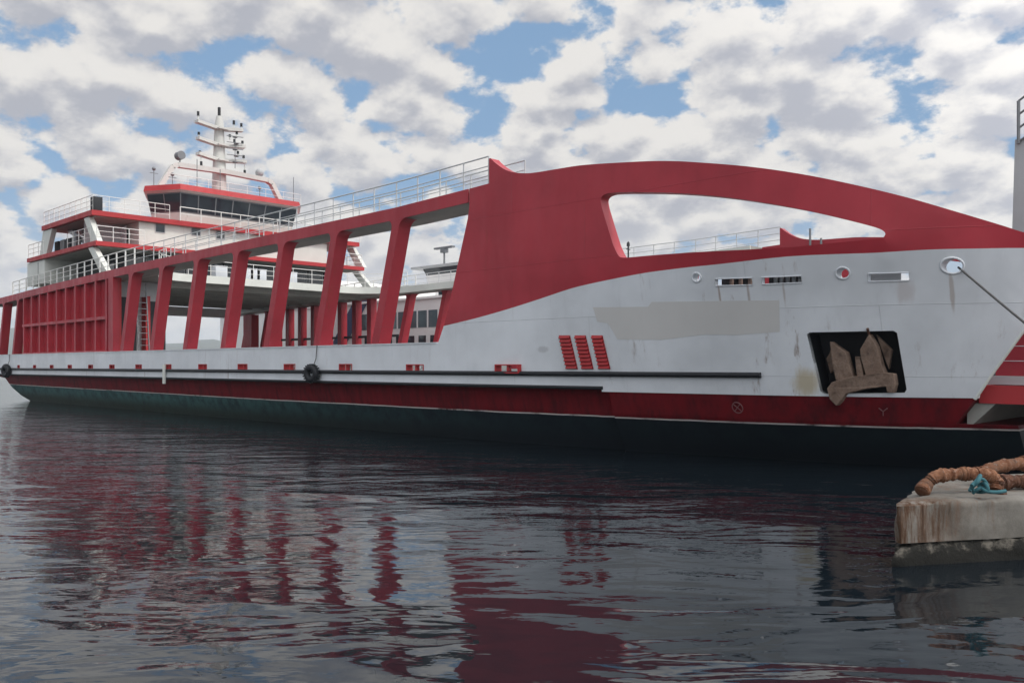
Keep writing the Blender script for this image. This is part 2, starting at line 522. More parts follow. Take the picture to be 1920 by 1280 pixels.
class MB:
    def __init__(self):
        self.v, self.f, self.m = [], [], []

    def add(self, verts, faces, mi=0):
        k = len(self.v)
        self.v += [tuple(x) for x in verts]
        self.f += [tuple(i + k for i in f) for f in faces]
        self.m += [mi] * len(faces)
        return self

    def box(self, s0, s1, y0, y1, z0, z1, mi=0):
        vs = [(s, y, z) for s in (s0, s1) for y in (y0, y1) for z in (z0, z1)]
        return self.add(vs, [(0, 1, 3, 2), (4, 6, 7, 5), (0, 4, 5, 1), (2, 3, 7, 6), (0, 2, 6, 4), (1, 5, 7, 3)], mi)

    def prism_y(self, poly, y0, y1, mi=0):
        """outline in (s,z) extruded along y"""
        n = len(poly)
        vs = [(s, y0, z) for s, z in poly] + [(s, y1, z) for s, z in poly]
        fs = [tuple(range(n)), tuple(range(2 * n - 1, n - 1, -1))] + [(i, (i + 1) % n, n + (i + 1) % n, n + i) for i in range(n)]
        return self.add(vs, fs, mi)

    def prism_z(self, poly, z0, z1, mi=0, top_mi=None, bot_mi=None):
        """outline in (s,y) extruded along z"""
        n = len(poly)
        vs = [(s, y, z0) for s, y in poly] + [(s, y, z1) for s, y in poly]
        k = len(self.v)
        self.add(vs, [(i, (i + 1) % n, n + (i + 1) % n, n + i) for i in range(n)], mi)
        self.f += [tuple(k + i for i in range(n)), tuple(k + n + i for i in range(n))]
        self.m += [mi if bot_mi is None else bot_mi, mi if top_mi is None else top_mi]
        return self

    def prism_s(self, poly, s0, s1, mi=0):
        """outline in (y,z) extruded along s"""
        n = len(poly)
        vs = [(s0, y, z) for y, z in poly] + [(s1, y, z) for y, z in poly]
        fs = [tuple(range(n)), tuple(range(2 * n - 1, n - 1, -1))] + [(i, (i + 1) % n, n + (i + 1) % n, n + i) for i in range(n)]
        return self.add(vs, fs, mi)

    def bar(self, p0, p1, w, h, mi=0, up=(0, 0, 1)):
        """rectangular bar between two points"""
        a, b = Vector(p0), Vector(p1)
        d = (b - a).normalized()
        u = Vector(up)
        if abs(d.dot(u)) > 0.95:
            u = Vector((1, 0, 0))
        x = d.cross(u).normalized()
        u = x.cross(d).normalized()
        vs = []
        for p in (a, b):
            for i, j in ((-1, -1), (1, -1), (1, 1), (-1, 1)):
                vs.append(p + x * (i * w / 2) + u * (j * h / 2))
        return self.add(vs, [(0, 1, 2, 3), (7, 6, 5, 4), (0, 4, 5, 1), (1, 5, 6, 2), (2, 6, 7, 3), (3, 7, 4, 0)], mi)

    def tube(self, pts, r, n=8, mi=0, cap=True):
        pts = [Vector(p) for p in pts]
        rs = r if isinstance(r, (list, tuple)) else [r] * len(pts)
        k = len(self.v)
        ref = None
        vs = []
        for i, p in enumerate(pts):
            d = (pts[min(i + 1, len(pts) - 1)] - pts[max(i - 1, 0)]).normalized()
            if ref is None:
                ref = Vector((0, 0, 1)) if abs(d.z) < 0.9 else Vector((1, 0, 0))
            x = d.cross(ref).normalized()
            y = x.cross(d).normalized()
            ref = y
            for j in range(n):
                a = 2 * math.pi * j / n
                vs.append(p + (x * math.cos(a) + y * math.sin(a)) * rs[i])
        fs = []
        for i in range(len(pts) - 1):
            for j in range(n):
                fs.append((i * n + j, i * n + (j + 1) % n, (i + 1) * n + (j + 1) % n, (i + 1) * n + j))
        if cap:
            fs.append(tuple(range(n)))
            fs.append(tuple((len(pts) - 1) * n + j for j in range(n)))
        return self.add(vs, fs, mi)

    def torus(self, c, axis, R0, r0, n=24, m=10, mi=0):
        c, ax = Vector(c), Vector(axis).normalized()
        u = ax.orthogonal().normalized()
        w = ax.cross(u)
        vs, fs = [], []
        for i in range(n):
            a = 2 * math.pi * i / n
            rad = u * math.cos(a) + w * math.sin(a)
            for j in range(m):
                b = 2 * math.pi * j / m
                vs.append(c + rad * (R0 + r0 * math.cos(b)) + ax * (r0 * math.sin(b)))
        for i in range(n):
            for j in range(m):
                fs.append((i * m + j, ((i + 1) % n) * m + j, ((i + 1) % n) * m + (j + 1) % m, i * m + (j + 1) % m))
        return self.add(vs, fs, mi)

    def ball(self, c, r, n=14, m=8, mi=0, sz=1.0):
        vs, fs = [], []
        for i in range(m + 1):
            a = math.pi * i / m
            for j in range(n):
                b = 2 * math.pi * j / n
                vs.append((c[0] + r * math.sin(a) * math.cos(b), c[1] + r * math.sin(a) * math.sin(b), c[2] + r * sz * math.cos(a)))
        for i in range(m):
            for j in range(n):
                fs.append((i * n + j, i * n + (j + 1) % n, (i + 1) * n + (j + 1) % n, (i + 1) * n + j))
        return self.add(vs, fs, mi)

    def mirror(self):
        self.v = [(s, B - y, z) for s, y, z in self.v]
        return self

    def build(self, name, mats, parent=None, label=None, smooth=30, bevel=0.0, world=False):
        me = bpy.data.meshes.new(name)
        vs = self.v if world else [(-s, y, z) for s, y, z in self.v]
        me.from_pydata([tuple(v) for v in vs], [], self.f)
        for i, p in enumerate(me.polygons):
            p.material_index = self.m[i]
        bm = bmesh.new()
        bm.from_mesh(me)
        bmesh.ops.remove_doubles(bm, verts=bm.verts, dist=1e-5)
        bmesh.ops.dissolve_degenerate(bm, dist=1e-6, edges=bm.edges)
        bmesh.ops.recalc_face_normals(bm, faces=bm.faces)
        if bevel:
            ed = [e for e in bm.edges if len(e.link_faces) == 2 and e.calc_face_angle(0) > 0.6]
            bmesh.ops.bevel(bm, geom=ed, offset=bevel, segments=2, profile=0.6, affect='EDGES', clamp_overlap=True)
        bm.to_mesh(me)
        bm.free()
        for m in (mats if isinstance(mats, (list, tuple)) else [mats]):
            me.materials.append(m)
        if smooth:
            me.polygons.foreach_set('use_smooth', [True] * len(me.polygons))
            me.set_sharp_from_angle(angle=R(smooth))
        o = link(bpy.data.objects.new(name, me))
        set_parent(o, parent)
        if label: o['label'] = label
        return o


FX, CXP, CYP = 1621.0, 960.0, 685.0
FWD, RGT = Vector((-0.6976, 0.7165, 0)), Vector((0.7165, 0.6976, 0))


def ray(px, py):
    return FWD + RGT * ((px - CXP) / FX) + Vector((0, 0, (CYP - py) / FX))


def at_y(px, py, y):
    """the (s,y,z) point that a photo pixel shows on the plane y"""
    d = ray(px, py)
    k = (y - CAMY) / d.y
    return (-d.x * k, y, CAMZ + d.z * k)


def at_z(px, py, z):
    d = ray(px, py)
    k = (z - CAMZ) / d.z
    return (-d.x * k, CAMY + d.y * k, z)


def at_d(px, py, dist):
    d = ray(px, py)
    return (-d.x * dist, CAMY + d.y * dist, CAMZ + d.z * dist)


def inset(s, z=3.0):
    """how far the bow sides draw in towards the centreline"""
    t = max(0.0, 13.0 - s)
    base = 0.047 * t * t
    f = max(0.0, min(1.0, (25.0 - s) / 17.0))
    f = f * f * (3 - 2 * f)
    return base + 0.31 * f * max(0.0, 5.5 - z)


def on_side(px, py):
    y = 0.0
    for _ in range(60):
        p = at_y(px, py, y)
        y = 0.6 * y + 0.4 * inset(p[0], p[2])
    return at_y(px, py, y)


def SZ(pts):
    out = []
    for px, py in pts:
        p = on_side(px, py)
        out.append((p[0], p[2]))
    return out


def inside(p, loop):
    c = False
    n = len(loop)
    for i in range(n):
        (x0, y0), (x1, y1) = loop[i], loop[i - 1]
        if (y0 > p[1]) != (y1 > p[1]) and p[0] < (x1 - x0) * (p[1] - y0) / (y1 - y0) + x0:
            c = not c
    return c


def resample(loop, step):
    out = []
    for i in range(len(loop)):
        a, b = Vector(loop[i]), Vector(loop[(i + 1) % len(loop)])
        n = max(1, int((b - a).length / step))
        for k in range(n):
            out.append(tuple(a.lerp(b, k / n)))
    return out


def smooth_loop(pts, n=6):
    """open Catmull-Rom through points"""
    P = [Vector(p) for p in pts]
    out = []
    for i in range(len(P) - 1):
        p0, p1, p2, p3 = P[max(i - 1, 0)], P[i], P[i + 1], P[min(i + 2, len(P) - 1)]
        for k in range(n):
            t = k / n
            out.append(tuple(0.5 * ((2 * p1) + (p2 - p0) * t + (2 * p0 - 5 * p1 + 4 * p2 - p3) * t * t + (3 * p1 - p0 - 3 * p2 + p3) * t ** 3)))
    out.append(tuple(P[-1]))
    return out


def plate(mb, loops, yfn, thick, step=0.6, mi=0, back_mi=None, edge_mi=None):
    """a plate of real thickness cut to loops (first outer, others holes) and bent along yfn(s,z)"""
    loops = [resample(l, step) for l in loops]
    verts, edges = [], []
    for l in loops:
        k = len(verts)
        verts += [Vector(p) for p in l]
        edges += [(k + i, k + (i + 1) % len(l)) for i in range(len(l))]
    s0, s1 = min(v.x for v in verts), max(v.x for v in verts)
    z0, z1 = min(v.y for v in verts), max(v.y for v in verts)
    bnd = np.array([(v.x, v.y) for v in verts])
    for i in range(int((s1 - s0) / step) + 1):
        for j in range(int((z1 - z0) / step) + 1):
            p = (s0 + (i + 0.5) * step, z0 + (j + 0.5) * step)
            if inside(p, loops[0]) and not any(inside(p, h) for h in loops[1:]):
                if np.min(np.hypot(bnd[:, 0] - p[0], bnd[:, 1] - p[1])) > step * 0.35:
                    verts.append(Vector(p))
    ov, oe, of, *_ = delaunay_2d_cdt(verts, edges, [], 0, 1e-6)
    tris = []
    for f in of:
        c = (sum(ov[i].x for i in f) / len(f), sum(ov[i].y for i in f) / len(f))
        if inside(c, loops[0]) and not any(inside(c, h) for h in loops[1:]):
            tris.append(tuple(f))
    n = len(ov)
    vs = [(v.x, yfn(v.x, v.y), v.y) for v in ov] + [(v.x, yfn(v.x, v.y) + thick, v.y) for v in ov]
    cnt = {}
    for f in tris:
        for i in range(len(f)):
            a, b = f[i], f[(i + 1) % len(f)]
            cnt.setdefault((min(a, b), max(a, b)), []).append((a, b))
    k = len(mb.v)
    mb.v += vs
    for f in tris:
        mb.f.append(tuple(k + i for i in f)); mb.m.append(mi)
        mb.f.append(tuple(k + n + i for i in reversed(f))); mb.m.append(mi if back_mi is None else back_mi)
    for e in cnt.values():
        if len(e) == 1:
            a, b = e[0]
            mb.f.append((k + a, k + b, k + n + b, k + n + a)); mb.m.append(mi if edge_mi is None else edge_mi)
    return mb


def railing(mb, path, h=1.05, step=1.5, rails=3, r=0.022, post_r=0.028, mi=0):
    path = [Vector(p) for p in path]
    for a, b in zip(path[:-1], path[1:]):
        L = (b - a).length
        n = max(1, round(L / step))
        for k in range(n + 1):
            p = a.lerp(b, k / n)
            mb.tube([p, p + Vector((0, 0, h))], post_r, 6, mi)
        for j in range(1, rails + 1):
            z = Vector((0, 0, h * j / rails))
            mb.tube([a + z, b + z], r * (1.25 if j == rails else 0.85), 6, mi)
    return mb


def both(fn, name, mats, parent, **kw):
    """the same part on the near and on the far side"""
    a = MB(); fn(a); a.build(name, mats, parent, **kw)
    b = MB(); fn(b); b.mirror().build(name, mats, parent, **kw)


# ================================================================== the water, the hills
def grid_water():
    X0, X1, Y0, Y1, st = -85.0, 24.0, -22.0, 1.5, 0.13
    me = bpy.data.meshes.new('water')
    bm = bmesh.new()
    L = 4590
    vs = [bm.verts.new(p) for p in ((-L, -L, SEA), (L, -L, SEA), (L, L, SEA), (-L, L, SEA))]
    bm.faces.new(vs)
    bm.to_mesh(me); bm.free()
    me.materials.append(M['water'])
    o = link(bpy.data.objects.new('water', me))
    tag(o, 'dark rippled harbour water reflecting the ferry', 'water', kind='structure')


grid_water()


def hills():
    mb = MB()
    n, m = 90, 10
    vs, fs = [], []
    for i in range(n + 1):
        px = -900 + 2600 * i / n
        prof = 118 + 34 * math.sin(px * 0.0042 + 2.4) + 12 * math.sin(px * 0.017) + 6 * math.sin(px * 0.05 + 1)
        prof *= 1.0 if px < 700 else max(0.25, 1 - (px - 700) / 1300)
        for j in range(m + 1):
            dist = 2700 + 1300 * j / m
            t = j / m
            hh = prof * 1.05 * math.sin(math.pi * min(1, t * 1.2) / 2) * (1 + 0.10 * math.sin(i * 0.9 + j * 1.7)) - (3 if j == 0 else 0)
            d = ray(px, 685)
            p = Vector((d.x * dist, CAMY + d.y * dist, hh))
            vs.append((p.x, p.y, p.z))
    for i in range(n):
        for j in range(m):
            a = i * (m + 1) + j
            fs.append((a, a + 1, a + m + 2, a + m + 1))
    mb.add(vs, fs)
    o = mb.build('hills', M['hill'], None, world=True, smooth=60)
    tag(o, 'hazy blue hills on the far shore', 'hills', kind='structure')


hills()

# ================================================================== the red ferry
ferry = thing('ferry', (-43.0, B / 2, 0.0), 'large red and pale grey open-deck car ferry with a sweeping bow arch', 'ferry')


def beam_top(s):
    xs = [(15, 8.85), (23.6, 8.76), (28, 8.62), (40, 8.54), (54, 8.42), (67.7, 8.17), (78, 7.9), (84, 7.75)]
    for (a, za), (b, zb) in zip(xs[:-1], xs[1:]):
        if s <= b:
            return za + (zb - za) * (s - a) / (b - a)
    return xs[-1][1]


BH = 0.50      # face height of the deck girder
BW = 1.6       # its width (a walkway on top)
END = 84.0     # stern


# ---- hull below the sponson
STEP_S = on_side(1128, 728)[0]
def hull_part():
    mb = MB()
    stations = [6.35, 6.9, 7.6, 8.6, 10, 11.5, 13, 14, 15, 16, STEP_S - 0.25, STEP_S, 18.4, 20, 22, 25, 30, 40, 50, 60, 66, 71, 73.5, 75.5, 76.6, 77.6, 78.4, 79.3, 80, 80.6, 81.2, 82.4, END]
    FA, FB = on_side(1800, 781), on_side(1833, 741)

    def keel(s):
        kp = [(0, -1.8), (71, -1.8), (76.6, -0.65), (78.4, -0.25), (80, 0.35), (81.2, 1.15), (END, 1.35)]
        for (a, za), (b, zb) in zip(kp[:-1], kp[1:]):
            if s <= b:
                return za + (zb - za) * (s - a) / (b - a)
        return 1.35

    def yy(s, z):
        a = 0.38 if s > STEP_S - 0.1 else 0.0
        b = max(0.0, min(1.0, (19.0 - s) / 5.0))
        return inset(s, z) + a + 0.22 * max(0, 1.45 - z) + (0.12 + 0.22 * b) * max(0, 0.62 - z)
    vs, fs = [], []
    for s in stations:
        k = keel(s)
        topz = 1.5 if s > STEP_S - 0.1 else 1.34
        zs = [topz, 1.15, 1.0, 0.85, 0.72, 0.635, 0.615, 0.3, -0.1, -0.6]
        rows = [z for z in zs] + [0.0] * 2
        for side in (0, 1):
            for q, z in enumerate(rows):
                if q < 10:
                    z = max(z, k + 0.10 - 0.01 * q)
                else:
                    z = min(-1.0, k) if q == 10 and k < -1.0 else k
                s2 = s
                if z > 0.62:
                    s2 = max(s, FA[0] + (FB[0] - FA[0]) * min(1, (z - FA[2]) / (FB[2] - FA[2])))
                y = yy(s2, z)
                vs.append((s2, y if side == 0 else B - y, z))
    m = len(rows)
    for i in range(len(stations) - 1):
        a, b = i * 2 * m, (i + 1) * 2 * m
        for j in range(m - 1):
            fs.append((a + j, a + j + 1, b + j + 1, b + j))
            fs.append((a + m + j, b + m + j, b + m + j + 1, a + m + j + 1))
        fs.append((a + m - 1, a + 2 * m - 1, b + 2 * m - 1, b + m - 1))
    for i in (0, len(stations) - 1):
        a = i * 2 * m
        for j in range(m - 1):
            fs.append((a + j, a + m + j, a + m + j + 1, a + j + 1))
    mb.add(vs, fs)
    return mb


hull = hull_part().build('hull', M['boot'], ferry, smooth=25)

# ---- the pale grey side plating with its freeing ports, fairleads and slots
BOUND = smooth_loop([(832, 611), (890, 597), (950, 580), (1010, 561), (1070, 541), (1120, 529), (1195, 514), (1242, 507),
                     (1300, 500), (1350, 495), (1475, 481), (1580, 476), (1640, 474), (1740, 468), (1830, 466), (1920, 465),
                     (2010, 467), (2090, 474)], 3)
BOUND_SZ = SZ(BOUND)
PORTS = [(35, 688, 4), (65, 688, 5), (97, 688, 6), (131, 688, 7), (170, 688, 8), (210, 688, 9), (260, 688, 11), (315, 688, 12), (380, 688, 15),
         (455, 688, 17), (543, 688.5, 20), (648, 689, 23), (778, 690.5, 31), (950, 691.5, 42)]
port_loops = []
for px, py, w in PORTS:
    s, _, z = at_y(px, py, 0)
    sa, sb = at_y(px - w / 2, py, 0)[0], at_y(px + w / 2, py, 0)[0]
    port_loops.append([(sa, z - 0.12), (sb, z - 0.12), (sb, z + 0.13), (sa, z + 0.13)])


def circle_loop(px, py, rx, rz, n=18):
    s, y, z = on_side(px, py)
    return [(s + rx * math.cos(2 * math.pi * k / n), z + rz * math.sin(2 * math.pi * k / n)) for k in range(n)]


LEADS = [(1306, 520, 0.15, 0.13), (1580, 512, 0.17, 0.15), (1785, 498, 0.24, 0.20)]
SLOTS = [[(1341, 523), (1410, 521), (1411, 534), (1341, 536)], [(1428, 520), (1502, 517), (1504, 530), (1429, 533)],
         [(1628, 513), (1704, 511), (1705, 526), (1628, 528)]]
POCKET = [(1513, 627), (1518, 623), (1675, 620), (1682, 624), (1700, 730), (1696, 736), (1546, 738), (1538, 733)]
lead_loops = [circle_loop(*l) for l in LEADS]
slot_loops = [SZ(l) for l in SLOTS]
pocket_loop = SZ(POCKET)
STEP_S = on_side(1128, 728)[0]


def side_outline():
    lo = [(END, 3.05), (END, 1.5), (STEP_S, 1.5), (STEP_S, 1.34)]
    front = SZ([(1800, 780), (1835, 735), (1862, 695), (1920, 616)])
    f0 = front[0]
    lo += [(on_side(1833, 741)[0], 1.34)] + [p for p in front[1:] if p[1] > 1.4]
    lo += [(4.6, 4.4), BOUND_SZ[-1]]
    lo += list(reversed(BOUND_SZ))
    lo += [(25.3, 3.07)]
    return lo


SIDE = side_outline()


def yside(s, z):
    return inset(s, z)


def near_plating(mb):
    plate(mb, [SIDE] + port_loops + lead_loops + slot_loops + [pocket_loop], yside, 0.16, 0.6)


near_plate = MB(); near_plating(near_plate)
near_plate.build('side_plating', M['grey_hull'], ferry, smooth=20)
far_plate = MB(); plate(far_plate, [SIDE] + port_loops, yside, 0.16, 0.8, 0, 1)
far_plate.mirror().build('side_plating', [M['grey_hull'], M['white']], ferry, smooth=20)

# underside of the sponson, closing plating to the hull
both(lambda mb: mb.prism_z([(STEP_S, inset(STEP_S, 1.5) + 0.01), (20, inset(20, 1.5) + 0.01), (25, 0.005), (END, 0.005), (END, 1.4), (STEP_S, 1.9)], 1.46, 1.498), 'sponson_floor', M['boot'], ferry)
# cap rail on the bulwark
both(lambda mb: mb.box(25.4, END, -0.03, 0.28, 3.052, 3.10), 'bulwark_cap', M['grey_hull'], ferry)

# freeing ports: red lined openings
for lp in port_loops:
    (sa, z0), (sb, _), (_, z1), _ = lp
    lo, hi = min(sa, sb), max(sa, sb)
    mb = MB()
    t = 0.035
    mb.box(lo - t, hi + t, -0.015, 0.30, z1 - 0.005, z1 + t)
    mb.box(lo - t, hi + t, -0.015, 0.30, z0 - t, z0 + 0.005)
    mb.box(lo - t, lo + 0.01, -0.014, 0.301, z0, z1)
    mb.box(hi - 0.01, hi + t, -0.014, 0.301, z0, z1)
    if hi - lo > 0.5:
        mb.box((lo + hi) / 2 - 0.05, (lo + hi) / 2 + 0.05, 0.05, 0.2, z0 - 0.0, z1)
    mb.build('freeing_port', M['red_bright'], ferry)

# fairleads: cast rings in the bow plating
for (px, py, rx, rz), lp in zip(LEADS, lead_loops):
    s, y, z = on_side(px, py)
    mb = MB()
    ring = [(a, inset(a, b), b) for a, b in lp]
    mb.tube(ring + ring[:2], 0.028, 8, cap=False)
    lip = [(s + (a - s) * 0.96, inset(s, z) + 0.30, z + (b - z) * 0.96) for a, b in lp]
    n = len(lp)
    mb.add([(a, inset(a, b), b) for a, b in lp] + lip, [(i, (i + 1) % n, n + (i + 1) % n, n + i) for i in range(n)])
    mb.build('fairlead', M['grey_hull'], ferry, smooth=60)
# slots: roller fairleads and recesses
for i, lp in enumerate(slot_loops):
    mb = MB()
    s_ = [p[0] for p in lp]; z_ = [p[1] for p in lp]
    lo, hi, z0, z1 = min(s_), max(s_), min(z_), max(z_)
    ring = [(a, inset(a, b) - 0.01, b) for a, b in lp]
    mb.tube(ring + ring[:1], 0.018, 6, cap=False)
    ym = inset((lo + hi) / 2, z0)
    if i < 2:
        for k in range(3 if i == 0 else 5):
            q = lo + (hi - lo) * (k + 0.7) / (4 if i == 0 else 6)
            mb.tube([(q, ym + 0.25, z0 - 0.02), (q, ym + 0.25, z1 + 0.02)], 0.06, 8, 1)
        mb.box(lo - 0.1, hi + 0.1, ym + 0.5, ym + 0.55, z0 - 0.15, z1 + 0.15, 2)
    else:
        mb.box(lo + 0.28 * (hi - lo), hi + 0.4, ym + 0.28, ym + 0.32, z0 - 0.12, z1 + 0.12, 1)
    mb.build('mooring_slot', [M['grey_hull'], M['grey_paint'] if i == 2 else M['galv'] if i else M['rust_steel'], M['dark']], ferry,
             label='rust streaked mooring slot' if i == 0 else None, smooth=60)

# anchor pocket: a dark recess
mb = MB()
front = [(a, inset(a, b) + 0.004, b) for a, b in pocket_loop]
cs = sum(p[0] for p in front) / len(front)
back = [(a, inset(a, b) + 0.75, b) for a, b in pocket_loop]
n = len(front)
mb.add(front + back, [(i, (i + 1) % n, n + (i + 1) % n, n + i) for i in range(n)] + [tuple(n + i for i in range(n))])
mb.build('anchor_pocket', M['black'], ferry, smooth=0)

# redaction block over the name, added as a thin plate
mb = MB()
PATCH = SZ([(1112, 576), (1215, 575), (1222, 566), (1461, 563), (1462, 622), (1380, 628), (1320, 627), (1240, 637), (1158, 636), (1140, 606), (1120, 603)])
plate(mb, [PATCH], lambda s, z: inset(s, z) - 0.006, 0.003, 0.6)
mb.build('name_redaction', M['patch'], ferry, smooth=60, label='flat grey redaction block added on the bow plating')

# louvred vents: three leaning stacks of red slats
for k in range(3):
    dx = (0, 29.5, 61)[k]
    q = SZ([(1048 + dx, 628.5), (1069 + dx, 628.5), (1084 + dx, 692), (1062.5 + dx, 692)])
    mb = MB()
    plate(mb, [q], lambda s, z: inset(s, z) - 0.012, 0.006, 0.5)
    (a0, za), (b0, zb), (b1, zc_), (a1, zd) = q
    for j in range(9):
        t = (j + 0.5) / 9
        sa, sb, z = a0 + (a1 - a0) * t, b0 + (b1 - b0) * t, za + (zd - za) * t
        y = inset(sa, z)
        mb.add([(sa, y - 0.015, z + 0.05), (sb, y - 0.015, z + 0.05), (sb, y - 0.06, z - 0.04), (sa, y - 0.06, z - 0.04),
                (sa, y - 0.015, z - 0.055), (sb, y - 0.015, z - 0.055)], [(0, 1, 2, 3), (3, 2, 5, 4)])
    mb.build('louvred_vent', M['red_bright'], ferry, smooth=0)

# rubbing strakes and pipe
STRAKE_S = on_side(1428, 704)[0]
both(lambda mb: mb.tube([(STRAKE_S + 1.1 * k, inset(STRAKE_S + 1.1 * k, 1.92) - 0.05, 1.92) for k in range(13)] + [(END, -0.05, 1.92)], 0.085, 10), 'rubbing_strake', M['black'], ferry, smooth=50)
both(lambda mb: mb.tube([(STEP_S - 0.05 + 1.0 * k, inset(STEP_S + 1.0 * k, 1.45) + 0.03, 1.465) for k in range(9)] + [(END, 0.03, 1.465)], 0.065, 6), 'sponson_edge', M['dark'], ferry)
s, _, z = at_y(313, 697, 0)
mb = MB(); mb.tube([(s, -0.16, 2.25), (s, -0.16, 1.15)], 0.10, 10); mb.build('drain_pipe', M['white'], ferry, smooth=50)
# draft symbols on the boot top
def hull_y(s, z):
    return inset(s, z) + 0.22 * max(0, 1.45 - z)


def on_hull(px, py):
    y = 0.5
    for _ in range(60):
        q = at_y(px, py, y)
        y = 0.6 * y + 0.4 * hull_y(q[0], q[2])
    return at_y(px, py, y)


def hull_pt(s, z, off):
    return (s, hull_y(s, z) - off, z)


mb = MB()
c = on_hull(1383, 764)
ring = [hull_pt(c[0] + 0.16 * math.cos(2 * math.pi * k / 20), c[2] + 0.16 * math.sin(2 * math.pi * k / 20), 0.012) for k in range(21)]
mb.tube(ring, 0.016, 6)
for k in (1, 3):
    a = math.pi * k / 4
    mb.tube([hull_pt(c[0] - 0.15 * math.cos(a), c[2] - 0.15 * math.sin(a), 0.012), hull_pt(c[0], c[2], 0.014), hull_pt(c[0] + 0.15 * math.cos(a), c[2] + 0.15 * math.sin(a), 0.012)], 0.014, 6)
mb.build('thruster_mark', plain('faded_pink_paint', (0.19, 0.08, 0.085), 0.6), ferry)
mb = MB()
for pts in ([(-8, -5), (-4, -2), (0, 1), (4, -2), (8, -5)], [(0, 1), (0, 5), (0, 9)]):
    q = [on_hull(1656 + a, 770 + b) for a, b in pts]
    mb.tube([hull_pt(x[0], x[2], 0.008) for x in q], 0.016, 6)
mb.build('draught_mark', bpy.data.materials['faded_pink_paint'], ferry)


# ---- the red pylon and arch
def spline(pts, n=4):
    return smooth_loop(pts, n)


ARCH = [(832, 611), (840, 580), (858, 497), (877, 410), (880, 385), (880, 354), (917, 344), (917, 297)]
ARCH += spline([(920, 297), (928, 305), (945, 317), (962, 323), (985, 325), (1008, 323), (1050, 316), (1100, 309), (1200, 303), (1250, 302),
                (1300, 304), (1400, 312), (1500, 326), (1600, 346), (1700, 370), (1800, 399), (1880, 423), (1925, 437), (2010, 455), (2090, 470)], 4)
HOLE = spline([(1128, 388), (1126, 374), (1131, 366), (1142, 362)], 4)[:-1] + \
    spline([(1142, 362), (1170, 360.5), (1240, 361), (1300, 364), (1370, 371), (1450, 383), (1520, 396), (1600, 415), (1640, 426)], 4)[:-1] + \
    spline([(1640, 426), (1653, 431), (1660, 438), (1656, 446)], 4)[:-1] + \
    [(1656, 446), (1600, 452), (1490, 463), (1400, 468), (1300, 473), (1230, 478)] + \
    spline([(1175, 483), (1163, 482), (1157, 475), (1150, 460)], 4)[:-1] + [(1150, 460), (1139, 425)]
ARCH_SZ = SZ(ARCH) + list(reversed(BOUND_SZ))[:-1]
HOLE_SZ = SZ(HOLE)


def arch(mb):
    plate(mb, [ARCH_SZ, HOLE_SZ], yside, 0.42, 0.6)


both(arch, 'bow_arch', M['red'], ferry, smooth=20)


# ---- deck girders with walkways on top
def girder(mb):
    ss = [23.62, 28, 34, 40, 47, 54, 61, 67.7, 73, 78, END]
    for a, b in zip(ss[:-1], ss[1:]):
        za, zb = beam_top(a), beam_top(b)
        for (y0, y1, mi) in ((0.003, 0.06, 0), (0.06, BW - 0.06, 1), (BW - 0.06, BW, 2)):
            dz = 0.012 if mi == 1 else 0.0
            vs = [(a, y0, za - BH + dz), (a, y1, za - BH + dz), (a, y1, za - dz), (a, y0, za - dz), (b, y0, zb - BH + dz), (b, y1, zb - BH + dz), (b, y1, zb - dz), (b, y0, zb - dz)]
            mb.add(vs, [(0, 1, 5, 4), (1, 2, 6, 5), (2, 3, 7, 6), (3, 0, 4, 7)] + ([(0, 3, 2, 1)] if a == ss[0] else []) + ([(4, 5, 6, 7)] if b == END else []), mi)


both(girder, 'deck_girder', [M['red'], M['soffit'], M['white']], ferry, smooth=0)


# ---- leaning posts
def leaning_post(s_top, lean, mb, w=0.25, fil=0.42, deep=0.62):
    sb = s_top + lean
    zt = beam_top(s_top) - BH + 0.0
    pts = [(sb - w, 3.10), (s_top - w + 0.12, zt - fil)]
    for k in range(1, 5):
        a = math.pi / 2 * k / 4
        pts.append((s_top - w + 0.12 - fil * (1 - math.cos(a)) - 0.04 * k / 4, zt - fil + fil * math.sin(a)))
    pts += [(s_top + w + 0.28, zt)]
    for k in range(1, 5):
        a = math.pi / 2 * k / 4
        pts.append((s_top + w + 0.28 - 0.28 * math.sin(a) + 0.05 * k / 4, zt - 0.28 + 0.28 * math.cos(a)))
    pts.append((sb + w, 3.10))
    mb.prism_y(pts, 0.004, deep)
    mb.box(sb - w - 0.05, sb + w + 0.05, 0.01, deep + 0.05, 1.9, 3.10)


for k in range(7):
    st = 27.9 + 4.4 * k
    both(lambda mb: leaning_post(st, 1.42, mb), 'leaning_post', M['red'], ferry, smooth=25)
for st in (76.3, 80.0):
    both(lambda mb: leaning_post(st, 1.35, mb, w=0.2, fil=0.3), 'leaning_post', M['red'], ferry, smooth=25)

# ---- main deck
mb = MB()
mb.prism_z([(7.2, 4.3), (10, inset(10, 1.8) + 1.0), (12.4, inset(12.4, 1.8) + 1.0), (14.2, inset(14.2, 1.8) + 0.18), (17, inset(17, 1.8) + 0.16), (20, inset(20, 1.8) + 0.16), (25, 0.16), (END, 0.17), (END, B - 0.17), (25, B - 0.16), (20, B - inset(20, 1.8) - 0.16), (17, B - inset(17, 1.8) - 0.16), (14.2, B - inset(14.2, 1.8) - 0.18), (12.4, B - inset(12.4, 1.8) - 1.0), (10, B - inset(10, 1.8) - 1.0), (7.2, B - 4.3)], 1.72, 1.97)
mb.build('vehicle_deck', M['deck'], ferry)

